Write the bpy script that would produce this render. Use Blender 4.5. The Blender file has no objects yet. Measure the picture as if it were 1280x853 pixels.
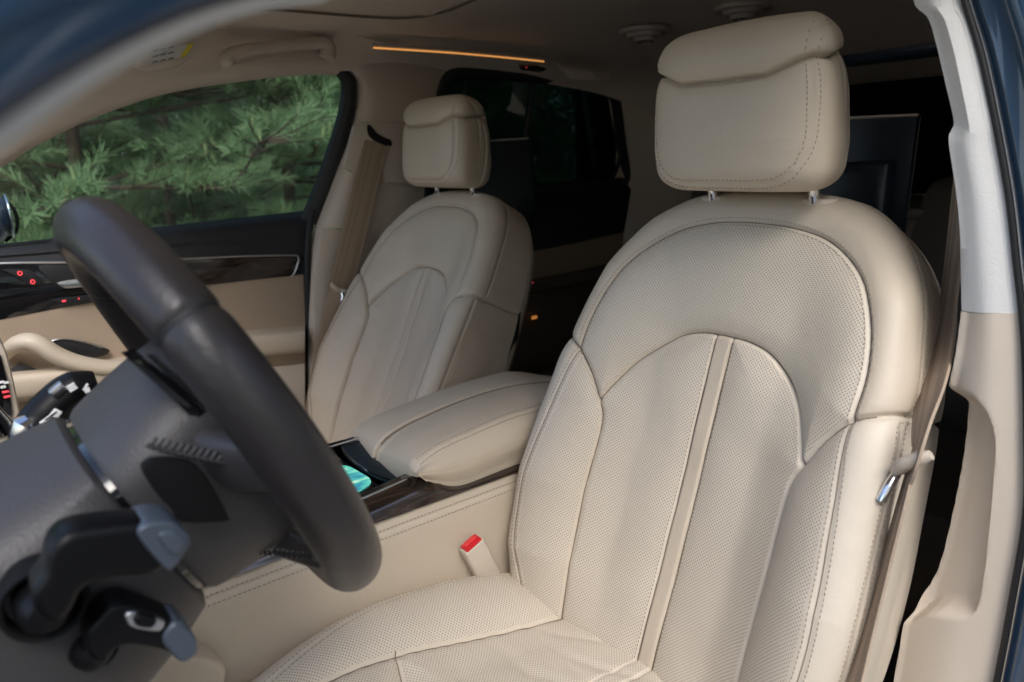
import bpy, bmesh, math, random
import numpy as np
from mathutils import Vector, Matrix
random.seed(4); RNG = np.random.default_rng(7)
SC = bpy.context.scene
COL = SC.collection
R = math.radians
# ------------------------------------------------------------------ camera (solved from the photograph)
CF = 899.65; CPOS = np.array([-0.8933, 0.7636, 0.9857])
CYAW, CPITCH, CROLL = 0.91482, -0.25452, -0.03959
_f = np.array([math.sin(CYAW)*math.cos(CPITCH), -math.cos(CYAW)*math.cos(CPITCH), math.sin(CPITCH)])
_r = np.cross(_f, [0, 0, 1.]); _r /= np.linalg.norm(_r); _u = np.cross(_r, _f)
CR = math.cos(CROLL)*_r + math.sin(CROLL)*_u
CU = -math.sin(CROLL)*_r + math.cos(CROLL)*_u
def at(px, py, ax, val):
    """point of a real plane (axis ax = val, metres) seen at a photo pixel"""
    d = (px-640)/CF*CR - (py-426.5)/CF*CU + _f
    t = (val-CPOS[ax])/d[ax]
    return CPOS + t*d
def ats(pts, ax, val):
    if np.isscalar(val): val = [val]*len(pts)
    return np.array([at(p[0], p[1], ax, v) for p, v in zip(pts, val)])

# ------------------------------------------------------------------ helpers
def tag(o, label=None, cat=None, group=None, kind=None):
    if label: o['label'] = label
    if cat: o['category'] = cat
    if group: o['group'] = group
    if kind: o['kind'] = kind
    return o
def thing(name, label, cat, loc=(0, 0, 0), group=None):
    o = bpy.data.objects.new(name, None); COL.objects.link(o); o.location = loc
    o.empty_display_size = .05
    return tag(o, label, cat, group)
def link(name, me, mats, parent=None, label=None):
    o = bpy.data.objects.new(name, me); COL.objects.link(o)
    if not isinstance(mats, (list, tuple)): mats = [mats]
    if len(me.materials) == 0:
        for m in mats: me.materials.append(m)
    if parent is not None:
        o.parent = parent
        o.matrix_parent_inverse = world_of(parent).inverted()
    if label: o['label'] = label
    return o
def world_of(o):
    m = o.matrix_basis.copy()
    if o.parent: m = world_of(o.parent) @ o.matrix_parent_inverse @ m
    return m
def mesh(name, V, F, smooth=True, normals=None):
    me = bpy.data.meshes.new(name)
    V = np.asarray(V, float)
    me.from_pydata(V.tolist(), [], [tuple(int(i) for i in f) for f in F]); me.update()
    if smooth: me.polygons.foreach_set('use_smooth', [True]*len(me.polygons))
    if normals is not None: me.normals_split_custom_set_from_vertices(np.asarray(normals).tolist())
    return me
class MB:
    """collects pieces into one mesh"""
    def __init__(s): s.V = []; s.F = []; s.M = []; s.n = 0
    def add(s, V, F, mi=0):
        V = np.asarray(V, float).reshape(-1, 3)
        s.V.append(V); s.F += [tuple(int(i)+s.n for i in f) for f in F]; s.M += [mi]*len(F); s.n += len(V); return s
    def build(s, name, mats, parent=None, label=None, smooth=True):
        me = mesh(name, np.concatenate(s.V), s.F, smooth)
        if not isinstance(mats, (list, tuple)): mats = [mats]
        for m in mats: me.materials.append(m)
        me.polygons.foreach_set('material_index', s.M)
        bm = bmesh.new(); bm.from_mesh(me); bmesh.ops.recalc_face_normals(bm, faces=bm.faces[:]); bm.to_mesh(me); bm.free()
        if smooth:
            try: me.set_sharp_from_angle(angle=R(42))
            except Exception: pass
        return link(name, me, mats, parent, label)
def grid(nu, nv, cu=False, cv=False):
    F = []
    for i in range(nu if cu else nu-1):
        for j in range(nv if cv else nv-1):
            a = i*nv+j; b = ((i+1) % nu)*nv+j; c = ((i+1) % nu)*nv+(j+1) % nv; d = i*nv+(j+1) % nv
            F.append((a, b, c, d))
    return F
def spline(P, n, closed=False):
    P = np.asarray(P, float)
    if closed: Q = np.vstack([P[-1], P, P[0], P[1]])
    else: Q = np.vstack([2*P[0]-P[1], P, 2*P[-1]-P[-2]])
    seg = len(Q)-3; out = []
    T = np.linspace(0, seg, n, endpoint=not closed)
    for t in T:
        i = min(int(t), seg-1); f = t-i
        p0, p1, p2, p3 = Q[i:i+4]
        out.append(.5*((2*p1)+(-p0+p2)*f+(2*p0-5*p1+4*p2-p3)*f*f+(-p0+3*p1-3*p2+p3)*f**3))
    return resample(np.array(out), n, closed)
def resample(P, n, closed=False):
    P = np.asarray(P, float)
    if closed: P = np.vstack([P, P[0]])
    L = np.concatenate([[0], np.cumsum(np.linalg.norm(np.diff(P, axis=0), axis=1))])
    T = np.linspace(0, L[-1], n, endpoint=not closed)
    return np.stack([np.interp(T, L, P[:, k]) for k in range(P.shape[1])], 1)
def frames(P, closed=False, up=None):
    P = np.asarray(P, float); n = len(P)
    T = np.gradient(P, axis=0) if not closed else (np.roll(P, -1, 0)-np.roll(P, 1, 0))
    T /= np.linalg.norm(T, axis=1)[:, None]+1e-12
    A = np.zeros((n, 3))
    a = np.array(up if up is not None else ([0, 0, 1] if abs(T[0][2]) < .9 else [1, 0, 0]), float)
    for i in range(n):
        if up is not None: a = np.array(up, float)
        a = a-T[i]*(a@T[i]); a /= np.linalg.norm(a)+1e-12; A[i] = a
    return T, A, np.cross(T, A)
def tube(P, r, n=12, closed=False, flat=1.0, up=None, cap=True):
    """swept round/oval section; flat squashes along the frame's up direction"""
    P = np.asarray(P, float); r = np.broadcast_to(np.asarray(r, float), (len(P),))
    T, A, B = frames(P, closed, up)
    ang = np.linspace(0, 2*np.pi, n, endpoint=False)
    V = P[:, None]+r[:, None, None]*(np.cos(ang)[None, :, None]*B[:, None]+flat*np.sin(ang)[None, :, None]*A[:, None])
    F = grid(len(P), n, closed, True); V = V.reshape(-1, 3)
    if cap and not closed:
        F = F+[tuple(range(n))[::-1], tuple(range((len(P)-1)*n, len(P)*n))]
    return V, F
def ribbon(P, w, side, th=.0012):
    """flat strap: centre line P, half-width vector per point"""
    P = np.asarray(P, float); n = len(P)
    side = np.broadcast_to(np.asarray(side, float), (n, 3)).copy()
    T = np.gradient(P, axis=0); T /= np.linalg.norm(T, axis=1)[:, None]
    side = side-T*(side*T).sum(1)[:, None]; side /= np.linalg.norm(side, axis=1)[:, None]
    N = np.cross(T, side); w = np.broadcast_to(np.asarray(w, float), (n,))[:, None]
    xs_ = np.linspace(-1, 1, 10); prof = [(a, -1+.5*(k % 2)) for k, a in enumerate(xs_)]+[(a, 1-.5*(k % 2)) for k, a in list(enumerate(xs_))[::-1]]
    V = np.stack([P+side*w*a+N*th*b for a, b in prof], 1).reshape(-1, 3)
    return V, grid(n, 20, False, True)+[tuple(range(20))[::-1], tuple(range((n-1)*20, n*20))]
def strap(P, w, side, mats, name, par, th=.0012):
    V, F = ribbon(P, w, side, th); mb = MB(); mb.add(V, F)
    mb.M = [1 if (k < (len(F)-2) and (k % 20) % 10 in (1, 2, 5, 7)) else 0 for k in range(len(F))]
    return mb.build(name, mats, par)
def slanted(P, deg):
    v = P-CPOS; v[:, 2] = 0; v /= np.linalg.norm(v, axis=1)[:, None]; h = np.stack([v[:, 1], -v[:, 0], 0*v[:, 0]], 1)
    a = np.radians(np.broadcast_to(np.asarray(deg, float), (len(P),)))[:, None]; return v*np.cos(a)+h*np.sin(a)
def box(c, s, bev=.003, rot=None, seg=2):
    bm = bmesh.new(); bmesh.ops.create_cube(bm, size=1.0)
    for v in bm.verts: v.co = Vector((v.co.x*s[0], v.co.y*s[1], v.co.z*s[2]))
    if bev > 0: bmesh.ops.bevel(bm, geom=bm.edges[:], offset=min(bev, min(s)*.48), segments=seg, affect='EDGES', profile=.5)
    M = rot if rot is not None else Matrix.Identity(3)
    V = [tuple(M @ v.co + Vector(c)) for v in bm.verts]; bm.verts.index_update()
    F = [tuple(v.index for v in f.verts) for f in bm.faces]; bm.free()
    return V, F
def plate(P, off, bev=.002, seg=2):
    """outline P (planar ring of 3D points) given thickness off, edges rounded"""
    bm = bmesh.new()
    P = [Vector(p) for p in P]; off = Vector(off)
    a = [bm.verts.new(p) for p in P]; b = [bm.verts.new(p+off) for p in P]
    fa = bm.faces.new(a[::-1]); fb = bm.faces.new(b)
    for i in range(len(P)): bm.faces.new((a[i], a[(i+1) % len(P)], b[(i+1) % len(P)], b[i]))
    bmesh.ops.recalc_face_normals(bm, faces=bm.faces[:])
    if bev > 0:
        ed = [e for e in bm.edges if (fa in e.link_faces or fb in e.link_faces)]
        try: bmesh.ops.bevel(bm, geom=ed, offset=bev, segments=seg, affect='EDGES', profile=.5, clamp_overlap=True)
        except Exception: pass
    bm.verts.index_update()
    V = [tuple(v.co) for v in bm.verts]; F = [tuple(v.index for v in f.verts) for f in bm.faces]; bm.free()
    return V, F
def sheet(G, th):
    """grid of points G[nu,nv,3] closed into a thin solid, th = offset vector or array"""
    G = np.asarray(G, float); nu, nv = G.shape[:2]; N = nu*nv
    V = np.vstack([G.reshape(-1, 3), (G+np.asarray(th, float)).reshape(-1, 3)])
    f = grid(nu, nv); F = list(f)+[tuple(i+N for i in q[::-1]) for q in f]
    ring = [i*nv for i in range(nu)]+[(nu-1)*nv+j for j in range(1, nv)]+[i*nv+nv-1 for i in range(nu-2, -1, -1)]+list(range(nv-2, 0, -1))
    for k in range(len(ring)):
        a, b = ring[k], ring[(k+1) % len(ring)]; F.append((a, a+N, b+N, b))
    return V, F
def loft(lines, n, m=None):
    """Coons-like: several polylines (resampled to n) blended smoothly into a grid"""
    L = [spline(l, n) for l in lines]
    if m is None or m == len(L): return np.stack(L, 1)
    out = np.stack(L, 1)
    return np.stack([spline(out[i], m) for i in range(n)], 0)
def sstep(a, b, x):
    t = np.clip((np.asarray(x, float)-a)/(b-a), 0, 1); return t*t*(3-2*t)
def pdist(P, Q):
    """distance of points P (n,2) to polyline Q (m,2)"""
    P = np.asarray(P); d = np.full(len(P), 1e9)
    for a, b in zip(Q[:-1], Q[1:]):
        ab = b-a; t = np.clip(((P-a)@ab)/(ab@ab+1e-15), 0, 1)
        d = np.minimum(d, ((P-a-t[:, None]*ab)**2).sum(1))
    return np.sqrt(d)
def inpoly(P, Q):
    x, y = P[:, 0], P[:, 1]; c = np.zeros(len(P), bool); n = len(Q)
    for i in range(n):
        x1, y1 = Q[i]; x2, y2 = Q[(i+1) % n]
        if y1 == y2: continue
        k = ((y1 > y) != (y2 > y)) & (x < (x2-x1)*(y-y1)/(y2-y1)+x1); c ^= k
    return c
def vnormals(V, F):
    F = np.asarray(F); a = V[F[:, 2]]-V[F[:, 0]]; b = V[F[:, 3]]-V[F[:, 1]]; fn = np.cross(a, b)
    N = np.zeros_like(V)
    for k in range(4): np.add.at(N, F[:, k], fn)
    return N/(np.linalg.norm(N, axis=1)[:, None]+1e-15)
def split_mesh(name, V, N, F, sel, attrs=None, uv=None):
    f = np.asarray(F)[sel]; used = np.unique(f); remap = np.full(len(V), -1); remap[used] = np.arange(len(used))
    me = mesh(name, V[used], remap[f], True, N[used])
    for k, a in (attrs or {}).items():
        at_ = me.attributes.new(k, 'FLOAT', 'POINT'); at_.data.foreach_set('value', np.asarray(a)[used].astype(np.float32))
    if uv is not None:
        at_ = me.attributes.new('st', 'FLOAT_VECTOR', 'POINT')
        q = np.zeros((len(used), 3), np.float32); q[:, :uv.shape[1]] = uv[used]; at_.data.foreach_set('vector', q.ravel())
    return me
BEAD = None
def beads(pos, nrm, tan, ln=.0030, r=.00055, lift=.0002):
    """row of thread stitches lying on a surface"""
    V = []; F = []
    prof = [(-.5, .35), (-.36, .9), (0, 1), (.36, .9), (.5, .35)]
    n = 0
    for p, N, T in zip(pos, nrm, tan):
        B = np.cross(N, T)
        for s, q in prof:
            for a in range(6):
                an = a*math.pi/3
                V.append(p+T*s*ln+N*(lift+math.sin(an)*r*q)+B*math.cos(an)*r*q)
        for k in range(4):
            for a in range(6): F.append((n+k*6+a, n+k*6+(a+1) % 6, n+(k+1)*6+(a+1) % 6, n+(k+1)*6+a))
        F.append(tuple(n+a for a in range(5, -1, -1))); F.append(tuple(n+24+a for a in range(6)))
        n += 30
    return V, F
def stitch_on(S, poly, pitch=.0050, **k):
    """S = (param2D, V, N) surface samples; poly in param space"""
    q, V, N = S
    Q = resample(np.asarray(poly, float), 400)
    L = np.linalg.norm(np.diff(Q, axis=0), axis=1).sum(); Q = resample(Q, max(2, int(L/pitch)))
    lo = Q.min(0)-.01; hi = Q.max(0)+.01
    m = ((q >= lo) & (q <= hi)).all(1); q, V, N = q[m], V[m], N[m]
    pos = []; nn = []
    for p in Q:
        d = ((q-p)**2).sum(1); i = np.argpartition(d, 5)[:5]; w = 1/(d[i]+1e-8); w /= w.sum()
        pos.append(w@V[i]); nn.append(w@N[i])
    pos = np.array(pos); nn = np.array(nn); nn /= np.linalg.norm(nn, axis=1)[:, None]
    T = np.gradient(pos, axis=0); T /= np.linalg.norm(T, axis=1)[:, None]+1e-12
    return beads(pos, nn, T, **k)
def offset_poly(Q, d):
    Q = np.asarray(Q, float); T = np.gradient(Q, axis=0); T /= np.linalg.norm(T, axis=1)[:, None]
    return Q+np.stack([-T[:, 1], T[:, 0]], 1)*d

# ------------------------------------------------------------------ materials
def new_mat(name):
    m = bpy.data.materials.new(name); m.use_nodes = True
    nt = m.node_tree; b = nt.nodes['Principled BSDF']; return m, nt, b
def setp(b, **k):
    for n, v in k.items():
        n = n.replace('_', ' ')
        if n in b.inputs: b.inputs[n].default_value = v
def simple(name, col, rough=.5, metal=0, spec=.5, bump=0, bscale=300, var=0, coat=0, vscale=8):
    m, nt, b = new_mat(name); setp(b, Base_Color=(*col, 1), Roughness=rough, Metallic=metal, Specular_IOR_Level=spec, Coat_Weight=coat)
    if bump or var:
        tc = nt.nodes.new('ShaderNodeTexCoord')
    if bump:
        nz = nt.nodes.new('ShaderNodeTexNoise'); nz.inputs['Scale'].default_value = bscale; nz.inputs['Detail'].default_value = 3
        nt.links.new(tc.outputs['Object'], nz.inputs['Vector'])
        bp = nt.nodes.new('ShaderNodeBump'); bp.inputs['Strength'].default_value = bump; bp.inputs['Distance'].default_value = .001
        nt.links.new(nz.outputs['Fac'], bp.inputs['Height']); nt.links.new(bp.outputs['Normal'], b.inputs['Normal'])
    if var:
        nz = nt.nodes.new('ShaderNodeTexNoise'); nz.inputs['Scale'].default_value = vscale; nz.inputs['Detail'].default_value = 4
        nt.links.new(tc.outputs['Object'], nz.inputs['Vector'])
        mx = nt.nodes.new('ShaderNodeMixRGB'); mx.inputs[1].default_value = (*[c*(1-var) for c in col], 1); mx.inputs[2].default_value = (*[min(1, c*(1+var)) for c in col], 1)
        nt.links.new(nz.outputs['Fac'], mx.inputs[0]); nt.links.new(mx.outputs[0], b.inputs['Base Color'])
    return m
def leather(name, col, perf=False, rough=.46, pitch=.0031, grain=.35):
    m, nt, b = new_mat(name); nd = nt.nodes; ln = nt.links.new
    setp(b, Roughness=rough, Specular_IOR_Level=.45)
    tc = nd.new('ShaderNodeTexCoord')
    n1 = nd.new('ShaderNodeTexNoise'); n1.inputs['Scale'].default_value = 9; n1.inputs['Detail'].default_value = 5; ln(tc.outputs['Object'], n1.inputs['Vector'])
    mx = nd.new('ShaderNodeMixRGB'); mx.inputs[1].default_value = (*[c*.93 for c in col], 1); mx.inputs[2].default_value = (*[c*1.06 for c in col], 1)
    ln(n1.outputs['Fac'], mx.inputs[0])
    # roughness wear
    rr = nd.new('ShaderNodeMapRange'); rr.inputs[3].default_value = rough-.06; rr.inputs[4].default_value = rough+.08; ln(n1.outputs['Fac'], rr.inputs[0]); ln(rr.outputs[0], b.inputs['Roughness'])
    vo = nd.new('ShaderNodeTexVoronoi'); vo.inputs['Scale'].default_value = 700; vo.feature = 'DISTANCE_TO_EDGE'; ln(tc.outputs['Object'], vo.inputs['Vector'])
    n2 = nd.new('ShaderNodeTexNoise'); n2.inputs['Scale'].default_value = 45; n2.inputs['Detail'].default_value = 4; ln(tc.outputs['Object'], n2.inputs['Vector'])
    b1 = nd.new('ShaderNodeBump'); b1.inputs['Strength'].default_value = .40; b1.inputs['Distance'].default_value = .0012; ln(n2.outputs['Fac'], b1.inputs['Height'])
    b2 = nd.new('ShaderNodeBump'); b2.inputs['Strength'].default_value = grain; b2.inputs['Distance'].default_value = .0004; ln(vo.outputs['Distance'], b2.inputs['Height']); ln(b1.outputs['Normal'], b2.inputs['Normal'])
    n3 = nd.new('ShaderNodeTexNoise'); n3.inputs['Scale'].default_value = 16; n3.inputs['Detail'].default_value = 7; n3.inputs['Roughness'].default_value = .68; n3.inputs['Distortion'].default_value = .6; ln(tc.outputs['Object'], n3.inputs['Vector'])
    b0 = nd.new('ShaderNodeBump'); b0.inputs['Strength'].default_value = .30; b0.inputs['Distance'].default_value = .004; ln(n3.outputs['Fac'], b0.inputs['Height']); ln(b0.outputs['Normal'], b1.inputs['Normal'])
    last = b2; colout = mx.outputs[0]
    if perf:
        a = nd.new('ShaderNodeAttribute'); a.attribute_name = 'st'
        pf = nd.new('ShaderNodeAttribute'); pf.attribute_name = 'perf'
        mp = nd.new('ShaderNodeMapping'); mp.vector_type = 'POINT'; s = 1/pitch
        mp.inputs['Scale'].default_value = (s, s, 0); mp.inputs['Rotation'].default_value = (0, 0, R(45)); ln(a.outputs['Vector'], mp.inputs['Vector'])
        fr = nd.new('ShaderNodeVectorMath'); fr.operation = 'FRACTION'; ln(mp.outputs[0], fr.inputs[0])
        sb = nd.new('ShaderNodeVectorMath'); sb.operation = 'SUBTRACT'; sb.inputs[1].default_value = (.5, .5, 0); ln(fr.outputs[0], sb.inputs[0])
        le = nd.new('ShaderNodeVectorMath'); le.operation = 'LENGTH'; ln(sb.outputs[0], le.inputs[0])
        mr = nd.new('ShaderNodeMapRange'); mr.interpolation_type = 'SMOOTHSTEP'; mr.inputs[1].default_value = .16; mr.inputs[2].default_value = .27; mr.inputs[3].default_value = 1; mr.inputs[4].default_value = 0
        ln(le.outputs['Value'], mr.inputs[0])
        gt = nd.new('ShaderNodeMath'); gt.operation = 'GREATER_THAN'; gt.inputs[1].default_value = .0040; ln(pf.outputs['Fac'], gt.inputs[0])
        mu = nd.new('ShaderNodeMath'); mu.operation = 'MULTIPLY'; ln(mr.outputs[0], mu.inputs[0]); ln(gt.outputs[0], mu.inputs[1])
        m2 = nd.new('ShaderNodeMixRGB'); m2.inputs[2].default_value = (*[c*.36 for c in col], 1); ln(mu.outputs[0], m2.inputs[0]); ln(mx.outputs[0], m2.inputs[1]); colout = m2.outputs[0]
        b3 = nd.new('ShaderNodeBump'); b3.invert = True; b3.inputs['Strength'].default_value = .5; b3.inputs['Distance'].default_value = .0006; ln(mu.outputs[0], b3.inputs['Height']); ln(b2.outputs['Normal'], b3.inputs['Normal']); last = b3
    ln(colout, b.inputs['Base Color']); ln(last.outputs['Normal'], b.inputs['Normal'])
    return m
def emit(name, col, s):
    m, nt, b = new_mat(name); setp(b, Base_Color=(*col, 1), Emission_Color=(*col, 1), Emission_Strength=s, Roughness=.4); return m
def glass(name, tint, refl=.06, rough=.0):
    m = bpy.data.materials.new(name); m.use_nodes = True; nt = m.node_tree; nt.nodes.clear()
    o = nt.nodes.new('ShaderNodeOutputMaterial'); t = nt.nodes.new('ShaderNodeBsdfTransparent'); t.inputs[0].default_value = (*tint, 1)
    g = nt.nodes.new('ShaderNodeBsdfGlossy'); g.inputs['Roughness'].default_value = rough
    fr = nt.nodes.new('ShaderNodeFresnel'); fr.inputs[0].default_value = 1.42
    mx = nt.nodes.new('ShaderNodeMixShader'); nt.links.new(fr.outputs[0], mx.inputs[0]); nt.links.new(t.outputs[0], mx.inputs[1]); nt.links.new(g.outputs[0], mx.inputs[2]); nt.links.new(mx.outputs[0], o.inputs[0])
    return m
BEIGE = (.55, .468, .365)
M = {}
M['leather'] = leather('beige_leather', BEIGE)
M['perf'] = leather('perforated_leather', (.615, .54, .44), perf=True)
M['thread'] = simple('thread', (.34, .28, .21), .8)
M['seam'] = simple('seam_gap', (.20, .155, .115), .9)  # dark brown cord; in leather seams it paints thread and groove shade
M['satin_dark'] = simple('dark_satin', (.085, .105, .135), .34, metal=.2)
M['lever'] = simple('lever_black', (.005, .005, .006), .38, spec=.22)
M['matt'] = simple('matt_black', (.006, .006, .007), .75, spec=.2)
M['trim'] = simple('beige_plastic', (.58, .50, .41), .55, bump=.25, bscale=900, var=.03)
M['cloth'] = simple('pale_cloth_trim', (.66, .65, .63), .85, bump=.5, bscale=700, var=.03)
M['roof'] = simple('roof_lining', (.74, .64, .53), .95, bump=.5, bscale=800, var=.04)
M['suede'] = simple('suede', (.38, .295, .215), .95, bump=.4, bscale=500, var=.10, vscale=14)
M['black'] = simple('black_plastic', (.012, .012, .014), .45, bump=.15, bscale=900)
M['softblack'] = simple('soft_black', (.022, .023, .026), .55, bump=.3, bscale=700)
M['gloss'] = simple('piano_black', (.006, .006, .007), .06, coat=.5)
M['darkleather'] = leather('dark_brown_leather', (.046, .042, .043), rough=.40, grain=.25)
M['wheel'] = leather('wheel_leather', (.028, .024, .024), rough=.33, grain=.12)
M['cowl'] = simple('cowl_plastic', (.047, .044, .046), .46, bump=.45, bscale=450, var=.08)
M['chrome'] = simple('chrome', (.8, .8, .82), .12, metal=1)
M['satin'] = simple('satin_metal', (.62, .62, .63), .28, metal=1)
M['paint'] = simple('dark_blue_paint', (.018, .052, .105), .28, metal=0, coat=1)
M['rubber'] = simple('rubber_seal', (.008, .008, .009), .6)
M['belt'] = simple('belt_webbing', (.38, .285, .195), .75, bump=.6, bscale=900, var=.06, vscale=60)
M['beltd'] = simple('belt_webbing_near', (.38, .29, .215), .7, bump=.6, bscale=900, var=.06, vscale=60)
M['belt2'] = simple('belt_stripe', (.33, .245, .165), .75, bump=.6, bscale=900)
M['beltd2'] = simple('belt_stripe_near', (.29, .22, .165), .7, bump=.6, bscale=900)
M['carpet'] = simple('carpet', (.06, .052, .045), 1, bump=.8, bscale=500, var=.2, vscale=200)
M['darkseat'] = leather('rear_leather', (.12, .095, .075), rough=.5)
M['red'] = simple('red_plastic', (.62, .012, .022), .3)
M['screen'] = simple('screen_black', (.004, .006, .010), .12, coat=.3)
M['screenback'] = simple('screen_back', (.004, .009, .015), .42)
M['led'] = emit('amber_strip', (1.0, .44, .12), .30)
M['redled'] = emit('red_symbol', (1.0, .08, .10), .17)
M['glass'] = glass('clear_glass', (.86, .92, .90))
M['tint'] = glass('tinted_glass', (.085, .13, .125))
M['white'] = simple('white_print', (.75, .75, .75), .6)
M['yellow'] = simple('yellow_print', (.75, .60, .05), .6)
M['paper'] = simple('sticker', (.62, .60, .55), .5)
# streaky wood veneer
def wood():
    m, nt, b = new_mat('dark_wood_veneer'); setp(b, Roughness=.16, Coat_Weight=.6, Coat_Roughness=.05)
    tc = nt.nodes.new('ShaderNodeTexCoord'); mp = nt.nodes.new('ShaderNodeMapping'); mp.inputs['Scale'].default_value = (60, 9, 75); mp.inputs['Rotation'].default_value = (.05, 0, .2)
    nz = nt.nodes.new('ShaderNodeTexNoise'); nz.inputs['Scale'].default_value = 1.2; nz.inputs['Detail'].default_value = 6; nz.inputs['Distortion'].default_value = 1.2
    cr = nt.nodes.new('ShaderNodeValToRGB'); cr.color_ramp.elements[0].position = .38; cr.color_ramp.elements[0].color = (.007, .004, .003, 1); cr.color_ramp.elements[1].position = .68; cr.color_ramp.elements[1].color = (.050, .029, .019, 1)
    nt.links.new(tc.outputs['Object'], mp.inputs['Vector']); nt.links.new(mp.outputs[0], nz.inputs['Vector']); nt.links.new(nz.outputs['Fac'], cr.inputs[0]); nt.links.new(cr.outputs[0], b.inputs['Base Color'])
    return m
M['wood'] = wood()

# ------------------------------------------------------------------ front seats
TH = R(18.6); ST, CT = math.sin(TH), math.cos(TH)
SEATBASE = np.array([0, .30, .10])                 # the Empty stands here, local to the seat
def seat3(u, v, n):
    """backrest frame (across, down the back, forward) -> seat coordinates"""
    u, v, n = np.broadcast_arrays(np.asarray(u, float), np.asarray(v, float), np.asarray(n, float))
    return np.stack([u, v*ST+n*CT, .92-v*CT+n*ST], -1)-SEATBASE
OUT = np.array([(.205, .66), (.212, .62), (.224, .54), (.232, .47), (.234, .39), (.229, .30), (.222, .2), (.212, .14), (.197, .085), (.163, .033), (.118, -.001), (.062, -.013), (0, -.017)])
OUTL = np.vstack([OUT, OUT[-2::-1]*[-1, 1]])
sA = np.array([(0, .164), (.035, .166), (.068, .178), (.108, .214), (.130, .25), (.143, .279)])
sAl = np.array([(.143, .279), (.1335, .31), (.133, .4), (.131, .5), (.131, .66)])
sB = np.array([(.143, .279), (.163, .246), (.187, .221), (.207, .211), (.235, .20)])
sC = np.array([(.187, .221), (.199, .306), (.208, .404), (.205, .475), (.190, .54), (.17, .60)])
sD = np.array([(0, .028), (.05, .031), (.102, .045), (.147, .079), (.172, .121), (.186, .175), (.187, .221)])
mir = lambda Q: np.asarray(Q)*[-1, 1]
cA, cAl, cB, cC, cD = [spline(q, 60) for q in (sA, sAl, sB, sC, sD)]
cAfull = np.vstack([cA, cAl])
cS = np.array([(.0115, .10), (.0115, .66)])
vi = lambda v, a, b: np.interp(v, a, b)
def hfield(u, v):
    nc = vi(v, [-.02, .03, .1, .17, .3, .45, .57, .65], [.004, .013, .013, .012, .016, .020, .024, .02])
    b = vi(v, [0, .05, .1, .2, .28, .4, .5, .57, .65], [0, .012, .026, .042, .050, .060, .054, .032, .01])
    a = np.abs(u)
    s = sstep(.075, .205, a)
    return nc+b*s-.004*np.cos(np.clip(a/.13, 0, 1)*math.pi/2)*sstep(.2, .35, v)
FR = .030
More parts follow.
